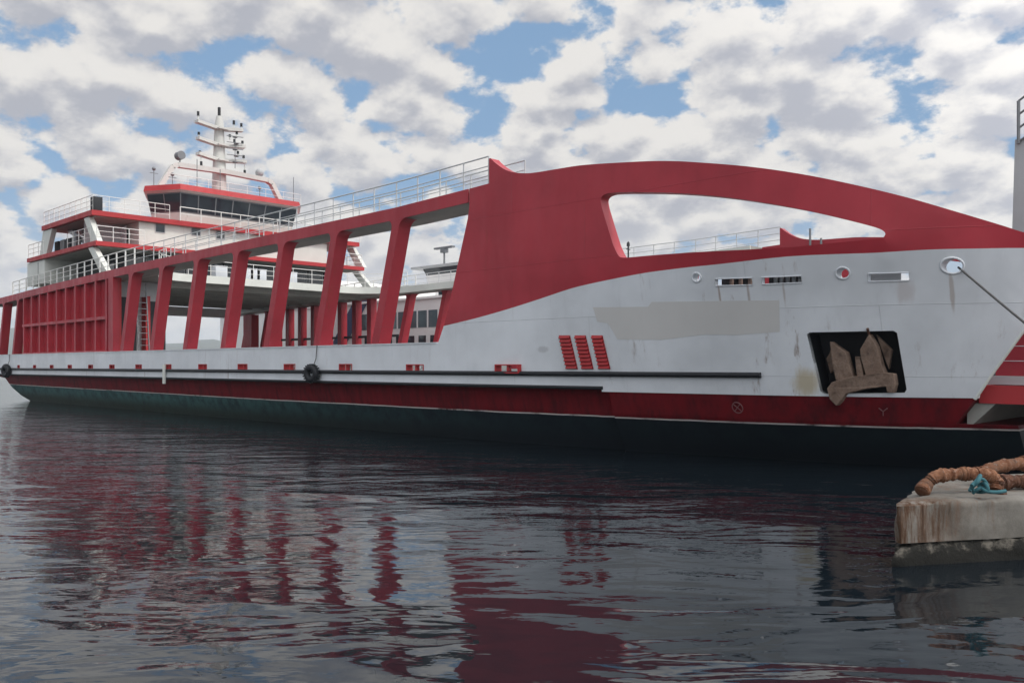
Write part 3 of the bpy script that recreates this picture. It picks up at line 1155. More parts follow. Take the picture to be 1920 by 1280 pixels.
# ---- near side casing with ribbed plating
mb = MB()
c0, c1 = 57.1, 75.3
mb.box(c0 + 0.02, c1, 0.34, 0.42, 1.95, 7.9)                               # recessed skin
n_r = 10
for k in range(n_r):
    s = 58.25 + 1.855 * k
    mb.box(s - 0.11, s + 0.11, 0.006, 0.34, 3.10, beam_top(s) - BH)
mb.box(c0, c0 + 0.75, 0.004, 0.34, 3.10, beam_top(c0) - BH)
mb.box(58.2, c1, 0.012, 0.338, 5.22, 5.42)
mb.box(58.2, c1, 0.012, 0.338, 3.10, 3.2)
mb.build('side_casing', M['red'], ferry)
mb = MB()
mb.box(59.3, 59.5, 0.42, 4.4, 1.97, 7.9, 1)
mb.box(57.3, 57.9, 0.344, 0.62, 1.97, 7.9, 0)
mb.box(58.6, 59.3, 2.75, 3.05, 1.97, 6.9, 0)
mb.box(59.22, 59.302, 3.05, 4.38, 1.97, 6.6, 2)
mb.box(59.24, 59.301, 1.30, 2.40, 1.97, 6.8, 2)
mb.box(59.5, 75, 4.2, 4.35, 1.97, 7.9, 2)
mb.build('casing_front', [M['red_bright'], M['grey_paint'], M['dark']], ferry)
mb = MB()
for y in (1.45, 2.15):
    mb.bar((56.5, y, 1.97), (57.2, y, 7.6), 0.06, 0.10)
for k in range(13):
    z = 2.3 + 0.40 * k
    s = 56.5 + 0.7 * (z - 1.97) / 5.63
    mb.box(s - 0.1, s + 0.1, 1.45, 2.15, z, z + 0.04)
mb.build('ladder', M['galv'], ferry)

# ---- far side: open frame of upright posts
for k in range(8):
    s = 59.6 + 2.15 * k
    mb = MB(); mb.box(s - 0.28, s + 0.28, B - 0.62, B - 0.004, 3.10, beam_top(s) - BH)
    mb.build('frame_post', M['red'], ferry)
mb = MB(); mb.box(56, 76, B - 0.35, B - 0.25, 4.55, 4.75); mb.build('frame_rail', M['dark'], ferry)
mb = MB()
mb.box(77.6, 79.2, B - 1.5, B - 0.7, 1.97, 7.2)
mb.build('stern_casing', M['red'], ferry)

# ---- stern portal
mb = MB()
mb.box(74.6, 75.1, 4.4, 17.5, 6.6, 7.4)
mb.build('stern_portal_beam', M['bright_white'], ferry)
for (s, y) in ((77.0, 10.6),):
    mb = MB(); mb.box(s - 0.2, s + 0.2, y - 0.2, y + 0.2, 1.97, 7.6); mb.build('stern_column', M['dark'], ferry)
for a, b in (((78.5, 7.2, 4.2), (78.5, 9.6, 2.1)), ((78.5, 8.2, 2.1), (78.5, 9.6, 3.0)), ((80.5, 1.2, 7.2), (77.2, 1.2, 5.6)), ((80.5, 1.2, 4.0), (77.4, 1.2, 5.2))):
    mb = MB(); mb.bar(a, b, 0.14, 0.16); mb.build('stern_brace', M['galv'], ferry)
mb = MB()
mb.box(78.6, 80.6, 0.9, 2.2, 1.97, 4.4); mb.box(78.9, 80.3, 1.0, 2.1, 4.4, 4.9)
mb.build('winch_housing', M['yellow'], ferry, bevel=0.05)


# ---- passenger decks
def deck_outline(front, near, far, aft, r, lead=0.0):
    """front edge straight, corners sweeping forward into the side girders"""
    pts = []
    for k in range(9):
        a = math.pi / 2 * k / 8
        pts.append((front - lead + lead * math.sin(a), near + r * (1 - math.cos(a))))
    for k in range(9):
        a = math.pi / 2 * (8 - k) / 8
        pts.append((front - lead + lead * math.sin(a), far - r * (1 - math.cos(a))))
    return pts + [(aft, far), (aft, near)]


mb = MB()
mb.prism_z(deck_outline(57.2, BW + 0.002, B - BW - 0.002, 80.0, 3.4, 4.2), 7.93, 8.46, 0, 1, 2)
mb.build('passenger_deck', [M['white'], M['deck'], M['soffit']], ferry, smooth=30)
mb = MB()
for k in range(9):
    s = 59 + 2.2 * k
    mb.box(s - 0.08, s + 0.08, 4.4, B - 2, 7.6, 7.93)
mb.build('soffit_beam', M['soffit'], ferry)

DB, DC = 10.57, 12.73
mb = MB()
mb.box(60.4, 74.6, 0.15, 22.1, DB - 0.30, DB, 0)
mb.box(60.7, 74.3, 0.45, 21.8, DB - 0.34, DB - 0.298, 1)
mb.build('upper_deck', [M['red_bright'], M['soffit']], ferry)
mb = MB()
mb.box(61.1, 71.2, 0.15, 22.1, DC - 0.34, DC, 0)
mb.box(61.4, 71.0, 0.45, 21.8, DC - 0.38, DC - 0.338, 1)
mb.build('bridge_deck', [M['red_bright'], M['soffit']], ferry)


# slanting fins that carry the decks
def fin(mb, s0, z0, s1, z1, w0, w1, y0=0.25, y1=0.60):
    mb.prism_y([(s0 - w0, z0), (s0 + w0, z0), (s1 + w1, z1), (s1 - w1, z1)], y0, y1)


for args in ((59.4, 8.43, 61.6, DB - 0.34, 0.55, 0.42), (60.9, DB, 62.4, DC - 0.38, 0.5, 0.45), (71.2, DB, 70.2, DC - 0.38, 0.75, 1.0)):
    both(lambda mb: fin(mb, *args), 'deck_fin', M['white'], ferry)


def window(parent, wall_s, y0, y1, z0, z1, mat='glass', frame=0.05):
    """pane in a slim frame on a front (bow facing) wall"""
    mb = MB()
    mb.box(wall_s - 0.012, wall_s + 0.0, y0, y1, z0, z1, 0)
    for (a, b, c, d) in ((y0 - frame, y1 + frame, z1, z1 + frame), (y0 - frame, y1 + frame, z0 - frame, z0), (y0 - frame, y0, z0, z1), (y1, y1 + frame, z0, z1)):
        mb.box(wall_s - 0.035, wall_s + 0.0, a, b, c, d, 1)
    mb.build('window', [M[mat], M['grey_paint']], parent)


# lounge on the passenger deck: glazed wall under the overhang
lounge = MB()
lounge.box(63.0, 70.8, 2.6, 20.0, 8.46, DB - 0.342, 0)
lounge_o = lounge.build('lounge_house', M['dark'], ferry)
for k in range(11):
    y0 = 3.1 + 1.52 * k
    window(lounge_o, 62.99, y0, y0 + 1.30, 8.85, 10.0)
for k in range(5):
    mb = MB()
    s0 = 63.6 + 1.4 * k
    mb.box(s0, s0 + 1.2, 2.575, 2.602, 8.9, 10.0)
    mb.build('window', M['glass'], lounge_o)
mb = MB(); mb.box(71.0, 75.0, 0.3, 4.0, 8.43, DB - 0.342, 0)
mb.box(72.4, 72.46, 0.285, 0.31, 8.5, 10.1, 1)
mb.build('aft_house', [M['white'], M['dark']], ferry)

# upper cabin house
cab = MB()
cab.prism_z([(61.55, 3.5), (61.55, 19.1), (71.0, 19.1), (71.0, 3.5)], DB, DC - 0.382)
cab_o = cab.build('cabin_house', M['white'], ferry)
for (px, py) in ((300, 425), (367, 431), (413, 438)):
    r_ = (px - 960) / FX
    s = 61.55
    q = (r_ * 0.6976 * s + 0.7165 * s) / (0.6976 - 0.7165 * r_)
    y = q + CAMY
    Z = 0.6976 * s + 0.7165 * q
    z = CAMZ + (685 - py) / FX * Z
    window(cab_o, 61.54, y - 0.32, y + 0.32, z - 0.4, z + 0.4)
for k in range(4):
    mb = MB(); mb.box(63.2 + 1.9 * k, 64.3 + 1.9 * k, 3.48, 3.502, 11.2, 12.0); mb.build('window', M['glass'], cab_o)
mb = MB(); mb.box(64.0, 64.08, 0.7, 3.5, DB, DC - 0.385); mb.build('verandah_screen', M['grey_paint'], ferry)
# stairs on the near verandah
mb = MB()
mb.prism_y([(64.2, DB), (65.0, DB), (69.6, DC - 0.4), (68.6, DC - 0.4)], 1.4, 1.46)
mb.prism_y([(64.2, DB), (65.0, DB), (69.6, DC - 0.4), (68.6, DC - 0.4)], 2.4, 2.46)
for k in range(8):
    t = (k + 0.5) / 8
    mb.box(64.5 + 4.5 * t - 0.15, 64.5 + 4.5 * t + 0.15, 1.46, 2.4, DB + 1.8 * t, DB + 1.8 * t + 0.04)
mb.prism_y([(63.2, DB), (66.4, DB), (64.6, DC - 0.5), (63.2, DC - 0.5)], 3.2, 3.3)
mb.build('stairway', M['grey_hull'], ferry)
for k in range(4):
    mb = MB(); mb.box(66.3 + 1.2 * k, 67.1 + 1.2 * k, 0.9, 1.3, DB, DB + 1.0); mb.build('deck_locker', M['dark' if k % 2 else 'galv'], ferry, bevel=0.03)

# lockers behind the passenger deck rail
for (px, w) in ((412, 0.9), (463, 0.8), (475, 0.8), (487, 0.8), (533, 0.7), (546, 0.7)):
    r_ = (px - 960) / FX
    s = 58.6
    q = (r_ * 0.6976 * s + 0.7165 * s) / (0.6976 - 0.7165 * r_)
    y = q + CAMY
    mb = MB(); mb.box(58.3, 59.0, y - w / 2, y + w / 2, 8.46, 9.3)
    mb.box(58.28, 59.02, y - w / 2 - 0.02, y + w / 2 + 0.02, 9.3, 9.36)
    mb.build('deck_locker', M['grey_hull'], ferry, bevel=0.03)

# ---- wheelhouse
def wh_outline(g, f=0.0):
    """plan with chamfered front corners, grown by g"""
    return [(61.7 - g - f, 6.6 - g * 0.5), (61.7 - g - f, 16.0 + g * 0.5), (64.0 - g * 0.4 - f, 17.25 + g), (68.6 + g * 0.5, 14.6 + g), (68.6 + g * 0.5, 8.0 - g), (64.0 - g * 0.4 - f, 5.35 - g)]


def loft(mb, lo, z0, hi, z1, mi=0):
    n = len(lo)
    mb.add([(a, b, z0) for a, b in lo] + [(a, b, z1) for a, b in hi],
           [(i, (i + 1) % n, n + (i + 1) % n, n + i) for i in range(n)] + [tuple(range(n)), tuple(range(n, 2 * n))], mi)
    return mb


mb = MB()
loft(mb, wh_outline(-0.25), DC, wh_outline(-0.05), 13.45, 0)
loft(mb, wh_outline(-0.05), 13.45, wh_outline(0.33), 14.86, 1)
wh = mb.build('wheelhouse', [M['white'], M['galv']], ferry, smooth=0)


def pane(lo_a, lo_b, hi_a, hi_b, z0, z1, off, k0, k1):
    """slanting pane on one facet between fractions k0 and k1 of its width"""
    def P(lo, hi, z):
        t = (z - 13.45) / (14.86 - 13.45)
        return Vector((lo[0] + (hi[0] - lo[0]) * t, lo[1] + (hi[1] - lo[1]) * t, z))
    a0, b0, a1, b1 = P(lo_a, hi_a, z0), P(lo_b, hi_b, z0), P(lo_a, hi_a, z1), P(lo_b, hi_b, z1)
    q = [a0.lerp(b0, k0), a0.lerp(b0, k1), a1.lerp(b1, k1), a1.lerp(b1, k0)]
    nrm = (q[1] - q[0]).cross(q[3] - q[0]).normalized()
    c = sum(q, Vector()) / 4
    if nrm.dot(c - Vector((66, 11.3, c.z))) < 0:
        nrm = -nrm
    tilt = random.uniform(-0.012, 0.02)
    q = [q[0] + nrm * tilt, q[1], q[2] + nrm * random.uniform(-0.004, 0.012), q[3] + nrm * tilt]
    mb = MB()
    mb.add([p + nrm * off for p in q] + [p - nrm * 0.02 for p in q], [(0, 1, 2, 3), (4, 5, 6, 7), (0, 1, 5, 4), (1, 2, 6, 5), (2, 3, 7, 6), (3, 0, 4, 7)])
    mb.build('window', M['glass'], wh, smooth=0)


lo_, hi_ = wh_outline(-0.05), wh_outline(0.33)
for i, n in ((0, 7), (1, 2), (2, 4), (3, 8), (4, 4), (5, 2)):
    j = (i + 1) % 6
    for k in range(n):
        if i in (1, 5) and k == (1 if i == 5 else 0):
            pass
        pane(lo_[i], lo_[j], hi_[i], hi_[j], 13.55, 14.78, 0.012, (k + 0.035) / n, (k + 0.965) / n)
mb = MB()
loft(mb, wh_outline(0.35), 14.862, wh_outline(0.62), 15.0, 1)
loft(mb, wh_outline(0.62), 15.0, wh_outline(0.50), 15.42, 0)
roof = mb.build('roof', [M['red_bright'], M['white']], wh, smooth=0)

# ---- radar arch, mast
mb = MB()
pts = [(64.2, 6.0, 15.4), (64.2, 7.1, 17.25), (64.2, 7.5, 17.45), (64.2, 11.3, 17.55), (64.2, 15.1, 17.45), (64.2, 15.5, 17.25), (64.2, 16.6, 15.4)]
for a, b in zip(pts[:-1], pts[1:]):
    mb.bar(a, b, 0.36, 0.46, up=(1, 0, 0))
for p in pts[1:-1]:
    mb.ball(p, 0.19, 10, 6)
mb.build('radar_arch', M['mast_white'], ferry, smooth=40)
mb = MB()
mb.tube([(65, 11.3, 15.3), (65, 11.3, 18.2), (65, 11.3, 20.8), (65, 11.3, 21.5), (65, 11.3, 22.1)], [0.60, 0.50, 0.38, 0.34, 0.22], 12)
mb.tube([(65, 11.3, 22.1), (65, 11.3, 22.8)], 0.12, 8, 1)
mast = mb.build('mast', [M['mast_white'], M['dark']], ferry, smooth=40)
for z, ya, yb in ((21.1, 9.2, 13.1), (19.8, 9.3, 13.3), (18.6, 9.3, 13.4)):
    mb = MB()
    mb.bar((64.6, ya, z + 0.12), (64.9, 11.3, z - 0.05), 0.5, 0.24)
    mb.bar((64.9, 11.3, z - 0.05), (64.6, yb, z + 0.14), 0.5, 0.24)
    mb.box(64.2, 65.0, 10.9, 11.7, z - 0.16, z - 0.04)
    mb.build('yard', M['mast_white'], mast)
lamps = [(9.35, 21.25, 0.75, 0), (12.35, 21.2, 0.7, 0), (13.0, 21.2, 0.6, 0), (9.4, 19.95, 0.45, 0), (12.4, 19.9, 0.5, 0), (13.1, 19.95, 0.45, 0),
         (9.5, 18.7, 0.25, 0), (13.2, 18.75, 0.5, 0), (9.6, 18.55, -0.75, 0), (13.3, 18.5, -0.8, 0), (12.0, 20.3, 0.4, 0), (12.7, 19.0, 0.5, 0), (12.6, 20.6, 0.45, 0)]
for y, z, h, _ in lamps:
    mb = MB()
    mb.tube([(64.6, y, z), (64.6, y, z + h * 0.55)], 0.05, 6)
    mb.tube([(64.6, y, z + h * 0.55), (64.6, y, z + h)], 0.10, 8, 1)
    mb.build('mast_lamp', [M['white'], M['dark']], mast, smooth=50)
mb = MB()
mb.tube([(64.3, 12.3, 18.0), (64.3, 12.3, 20.6)], 0.03, 6)
for k in range(5):
    mb.torus((64.3, 12.3 + 0.1 * (k % 2), 18.5 + 0.5 * k), (0, 0, 1), 0.16, 0.045, 12, 6)
    mb.bar((64.3, 11.6, 18.5 + 0.5 * k), (64.3, 13.0, 18.6 + 0.5 * k), 0.08, 0.05)
mb.build('aerial_stack', M['galv'], mast)
# searchlight, dome, whip aerials on the roof
mb = MB()
mb.tube([(64.2, 7.7, 17.5), (64.2, 7.7, 18.0)], 0.05, 6)
mb.tube([(64.5, 7.7, 18.2), (63.9, 7.7, 18.2)], 0.32, 16)
mb.build('searchlight', M['galv'], ferry, smooth=50)
mb = MB(); mb.tube([(64.2, 14.4, 17.5), (64.2, 14.4, 17.75)], 0.2, 10); mb.ball((64.2, 14.4, 17.95), 0.34)
mb.build('radome', M['grey_paint'], ferry, smooth=60)
for (s, y, h) in ((62.4, 8.2, 2.3), (62.3, 10.0, 1.8), (62.4, 13.4, 0.9), (62.3, 16.4, 2.2), (63.5, 5.4, 1.3), (62.6, 6.4, 0.9)):
    mb = MB()
    mb.tube([(s, y, 15.40), (s, y, 15.42 + h)], 0.03, 6)
    if h < 1.5:
        mb.ball((s, y, 15.42 + h), 0.14, 10, 6)
        mb.bar((s, y - 0.3, 15.42 + h * 0.75), (s, y + 0.3, 15.42 + h * 0.75), 0.04, 0.04)
    mb.build('whip_aerial', M['galv'], ferry)
mb = MB()
railing(mb, [(62.0, 5.7, 15.42), (62.0, 16.9, 15.42)], 0.8, 1.6, 2, 0.018, 0.02)
mb.build('roof_rail', M['white_rail'], ferry)

# ---- railings
def gline(s0, s1, y):
    ss = [s0] + [x for x in (28, 34, 40, 47, 54, 61, 67.7, 73, 78) if s0 < x < s1] + [s1]
    return [(s, y, beam_top(s) - 0.01) for s in ss]


both(lambda mb: railing(mb, gline(22.6, 54, 0.10), 1.06, 1.5, 3), 'guard_rail', M['rail'], ferry)
mb = MB(); railing(mb, gline(22.1, 52, BW - 0.1), 1.06, 1.5, 3); mb.build('guard_rail', M['rail'], ferry)
both(lambda mb: railing(mb, gline(54, 78, 0.12), 1.06, 1.45, 3, 0.026, 0.05), 'guard_rail', M['white_rail'], ferry)
mb = MB()
pl = deck_outline(57.3, BW + 0.1, B - BW - 0.1, 80, 3.4, 4.2)[:18]
railing(mb, [(a, b, 8.45) for a, b in pl[::2] + [pl[-1]]], 1.05, 1.6, 3)
mb.build('guard_rail', M['white_rail'], ferry)
for path in ([(74.5, 0.25, DB), (71.0, 0.25, DB)], [(66, 0.25, DB), (61.6, 0.25, DB)], [(60.6, 0.3, DB), (60.6, 3.5, DB)], [(60.6, 19.2, DB), (60.6, 22, DB), (74, 22, DB)]):
    mb = MB(); railing(mb, path, 1.05, 1.15, 3); mb.build('guard_rail', M['white_rail'], ferry)
mb = MB(); railing(mb, [(71.1, 0.3, DC), (61.3, 0.3, DC), (61.3, 5.6, DC)], 1.05, 1.1, 3, 0.02, 0.024)
mb.build('guard_rail', M['white_rail'], ferry)
mb = MB(); railing(mb, [(60.9, 6.2, DC - 0.05), (60.9, 22, DC - 0.05)], 1.0, 1.55, 2, 0.028, 0.032)
mb.build('guard_rail', M['white_rail'], ferry)
mb = MB(); mb.box(61.2, 61.8, 0.3, 0.9, DC, DC + 0.95); mb.build('float_locker', M['dark'], ferry, bevel=0.03)

# small gear on the forward walkways
s, y, z = at_y(1178, 484, B - 0.9)
mb = MB()
mb.tube([(s, y, z - 0.6), (s, y, z + 0.95)], 0.05, 8)
mb.bar((s, y - 0.18, z + 0.55), (s, y + 0.18, z + 0.55), 0.05, 0.05)
mb.tube([(s, y, z + 0.75), (s, y, z + 0.95), (s, y, z + 1.05)], [0.11, 0.09, 0.01], 10)
mb.build('deck_lantern', M['dark'], ferry)
s, y, z = at_y(1519, 448, B - 0.6)
mb = MB(); mb.tube([(s, y, z - 0.9), (s, y, z + 0.55)], 0.06, 8); mb.tube([(s - 0.6, y, z - 0.9), (s - 0.6, y, z - 0.02)], 0.06, 8)
mb.build('vent_pipe', M['galv'], ferry)

# ---- bow: red threshold bulkhead, sill and the raised ramp
mb = MB()
mb.prism_y([(7.15, 1.20), (7.15, 1.68), (-3.0, 1.52), (-3.0, 1.12)], 3.25, B - 3.25, 0)
mb.prism_y([(7.0, 1.70), (7.0, 1.92), (-3.0, 1.76), (-3.0, 1.54)], 3.5, B - 3.5, 1)
ramp = mb.build('loading_ramp', [M['red_bright'], M['grey_paint']], ferry)
def cheek(mb):
    mb.prism_y([(7.0, 1.925), (7.0, 5.0), (-2.0, 3.2), (-2.0, 1.78)], 4.2, 4.28, 0)
    for k in range(6):
        z = 2.32 + 0.40 * k
        mb.prism_y([(7.0, z), (7.0, z + 0.018), (1.0, z - 0.07), (1.0, z - 0.09)], 4.185, 4.202, 1)
both(cheek, 'ramp_cheek', [M['red'], M['grey_hull']], ferry)
mb = MB()
mb.prism_y([(7.45, 0.63), (7.45, 1.195), (6.75, 1.195), (7.3, 0.63)], 3.3, B - 3.3)
mb.build('bow_transom', M['soffit'], ferry)
mb = MB()
p0 = at_y(1889, 430, 4.4); p1 = at_y(1903, 262, 4.4)
mb.prism_y([(p0[0], 1.7), (p0[0] - 0.45, 1.7), (p1[0] - 0.75, p1[2]), (p1[0], p1[2])], 4.4, B - 4.4)
for k in range(5):
    yv = 4.7 + k * 3.2
    mb.prism_y([(p0[0] + 0.06, 1.7), (p0[0], 1.7), (p1[0], p1[2]), (p1[0] + 0.06, p1[2])], yv, yv + 0.08)
mb.build('bow_ramp', M['grey_paint'], ferry)
mb = MB()
q0, q1 = at_y(1903, 268, 4.4), at_y(1902, 192, 4.4)
for j in range(4):
    t = j / 3
    za = q0[2] + (q1[2] - q0[2]) * t
    mb.tube([(p1[0] - 0.1, 4.35, za), (p1[0] - 1.8, 4.35, za + 1.1)], 0.03, 6)
mb.tube([(p1[0] - 0.1, 4.35, q0[2] - 0.05), (p1[0] - 0.1, 4.35, q1[2])], 0.045, 6)
mb.tube([(p1[0] - 0.9, 4.35, q0[2] - 0.05), (p1[0] - 0.9, 4.35, q1[2] + 0.55)], 0.04, 6)
mb.build('ramp_rail', M['galv'], ferry)
# raked edge trim of the bow cheek
fr = [p for p in SZ([(1826, 748), (1835, 735), (1862, 695), (1920, 616)])] + [(4.6, 4.4)]
both(lambda mb: mb.tube([(a, inset(a, b) + 0.05, b) for a, b in fr], 0.055, 8), 'bow_edge', M['white'], ferry, smooth=50)

# ================================================================== things that hang on the ferry
# anchor, hung in its pocket
def anchor():
    def A(px, py, off):
        s, y, z = on_side(px, py)
        return (s, inset(s, z) + off, z)
    a0 = A(1610, 700, 0.0)
    o = thing('anchor', W((a0[0], a0[1], a0[2])), 'weathered brown stockless anchor hanging in the black bow recess', 'anchor')

    def slab(pts, o0, o1, name):
        mb = MB()
        f = [A(px, py, o0) for px, py in pts]
        b = [A(px, py, o1) for px, py in pts]
        n = len(pts)
        mb.add(f + b, [tuple(range(n)), tuple(range(2 * n - 1, n - 1, -1))] + [(i, (i + 1) % n, n + (i + 1) % n, n + i) for i in range(n)])
        mb.build(name, M['anchor'], o, smooth=0, bevel=0.02)
    slab([(1556, 640), (1585, 660), (1592, 685), (1602, 715), (1570, 722), (1562, 690)], -0.02, 0.28, 'fluke')
    slab([(1629, 626), (1643, 650), (1652, 685), (1660, 704), (1624, 706), (1614, 672), (1612, 655)], 0.0, 0.28, 'fluke')
    slab([(1553, 640), (1546, 662), (1540, 672), (1548, 700), (1556, 690)], 0.30, 0.42, 'fluke_blade')
    slab([(1634, 626), (1664, 655), (1658, 692), (1650, 670)], 0.30, 0.42, 'fluke_blade')
    slab([(1602, 668), (1611, 668), (1618, 706), (1606, 708)], 0.02, 0.22, 'shank')
    slab([(1564, 716), (1600, 706), (1660, 698), (1679, 700), (1682, 720), (1678, 736), (1667, 735), (1665, 724), (1625, 729), (1590, 738), (1580, 752), (1572, 760), (1560, 748), (1555, 728)], -0.16, 0.12, 'crown')
    mb = MB()
    t = A(1628, 616, -0.05)
    mb.tube([t, A(1628, 632, 0.1)], 0.035, 8)
    mb.build('anchor_shackle', M['dark_rust'], o)


anchor()

# tyre fenders on ropes
def tyre(px, py, rad, label, top):
    s, _, z = at_y(px, py, -0.3)
    o = thing('tyre_fender', W((s, -0.28, z)), label, 'tyre fender', 'tyre fenders on the ferry side')
    mb = MB()
    rr = rad * 0.36
    mb.torus((s, -0.28, z), (0.25, 1, 0.05), rad - rr, rr, 28, 12)
    for k in range(20):
        a = 2 * math.pi * k / 20
        p = Vector((s + math.cos(a) * rad * 0.965, -0.28 - 0.25 * math.cos(a) * rad * 0.9, z + math.sin(a) * rad * 0.965))
        mb.box(p.x - 0.03, p.x + 0.03, p.y - 0.1, p.y + 0.1, p.z - 0.03, p.z + 0.03)
    mb.build('tyre', M['black'], o, smooth=50)
    mb = MB()
    mb.tube([(s, -0.2, z + rad * 0.6), (s - 0.05, -0.07, z + rad + 0.25), (s - 0.1, -0.05, top)], 0.022, 6)
    mb.build('hanging_rope', M['rope'], o)


tyre(583, 700, 0.42, 'black tyre fender hanging on a rope at mid length of the ferry side', 3.12)
tyre(11, 695, 0.55, 'black tyre fender hanging at the stern end of the ferry side', 3.12)

# mooring rope
p0 = on_side(1792, 500)
p0 = (p0[0], p0[1] + 0.2, p0[2])
e = at_z(2330, 910, 0.27)
pts = []
for k in range(21):
    t = k / 20
    p = Vector(p0).lerp(Vector(e), t)
    p.z -= 0.12 * math.sin(math.pi * t)
    pts.append(p)
mb = MB(); mb.tube(pts, 0.028, 8)
o = mb.build('mooring_rope', M['rope'], None, smooth=60)
tag(o, 'grey mooring rope running down from the bow fairlead to the quay', 'rope')

# ================================================================== the white ferry moored beyond
nf = thing('ferry', (-66.0, 34.0, 0.0), 'white passenger ferry with blue diagonal stripe seen beyond the red posts', 'ferry')
NY = 27.2
mb = MB()
mb.prism_z([(44, NY + 4), (47, NY + 0.8), (52, NY), (104, NY), (104, NY + 14), (52, NY + 14), (47, NY + 13.2)], -1.6, 4.0)
mb.build('hull', M['bright_white'], nf)
mb = MB(); mb.box(52.0, 96, NY + 0.05, NY + 13.9, 4.0, 8.05); mb.box(51.2, 96.5, NY - 0.15, NY + 14.1, 8.05, 8.25)
sup = mb.build('superstructure', M['bright_white'], nf)
for k in range(15):
    s0 = 52.6 + 1.42 * k
    if 67.2 < s0 < 72.5:
        continue
    mb = MB(); mb.box(s0, s0 + 1.18, NY + 0.02, NY + 0.052, 5.55, 7.05); mb.build('window', M['pale_glass'], sup)
for k in range(9):
    s0 = 55.2 + 1.6 * k
    mb = MB(); mb.box(s0, s0 + 1.0, NY + 0.02, NY + 0.052, 3.98 + 0.1, 4.85); mb.build('window', M['glass'], sup)
mb = MB(); mb.prism_y([(70.4, 4.3), (72.8, 4.3), (68.2, 9.4), (65.8, 9.4)], NY - 0.02, NY + 0.04); mb.build('blue_stripe', M['blue'], nf)
mb = MB(); mb.box(72, 96, NY + 0.06, NY + 13.8, 8.25, 10.6); mb.box(65.5, 72, NY + 0.06, NY + 0.3, 8.25, 9.6); mb.build('upper_house', M['bright_white'], nf)
mb = MB(); mb.box(53, 60, NY + 2.5, NY + 11.5, 8.25, 9.6); mb.box(53.4, 59.6, NY + 2.47, NY + 2.5, 8.5, 9.3, 1); mb.build('upper_cabin', [M['bright_white'], M['glass']], nf)
mb = MB(); railing(mb, [(65, NY + 0.1, 8.25), (51.4, NY + 0.1, 8.25)], 1.1, 1.4, 3); mb.build('guard_rail', M['white_rail'], nf)
wy = NY + 4
s, _, z = at_y(832, 528, wy)
mb = MB()
loft(mb, [(s - 2, wy), (s + 2, wy), (s + 2, wy + 6), (s - 2, wy + 6)], 9.6, [(s - 2.4, wy - 0.3), (s + 2.2, wy - 0.3), (s + 2.2, wy + 6.3), (s - 2.4, wy + 6.3)], z - 0.3 + 1.0, 0)
loft(mb, [(s - 2.3, wy - 0.25), (s + 2.2, wy - 0.25), (s + 2.2, wy + 6.3), (s - 2.3, wy + 6.3)], z + 0.7, [(s - 2.6, wy - 0.5), (s + 2.4, wy - 0.5), (s + 2.4, wy + 6.5), (s - 2.6, wy + 6.5)], z + 1.3, 1)
mb.box(s - 3.2, s + 3.6, wy - 1.0, wy + 7, z + 1.3, z + 1.5, 2)
mb.build('wheelhouse', [M['bright_white'], M['glass'], M['grey_paint']], nf)
s2, _, z2 = at_y(833, 466, wy + 1)
mb = MB(); mb.tube([(s2, wy + 1, z + 1.5), (s2, wy + 1, z2)], 0.09, 8); mb.box(s2 - 1.3, s2 + 1.3, wy + 0.8, wy + 1.2, z2, z2 + 0.16)
mb.box(s2 - 0.3, s2 + 0.3, wy + 0.75, wy + 1.25, z2 - 0.4, z2)
mb.build('radar_mast', M['galv'], nf)

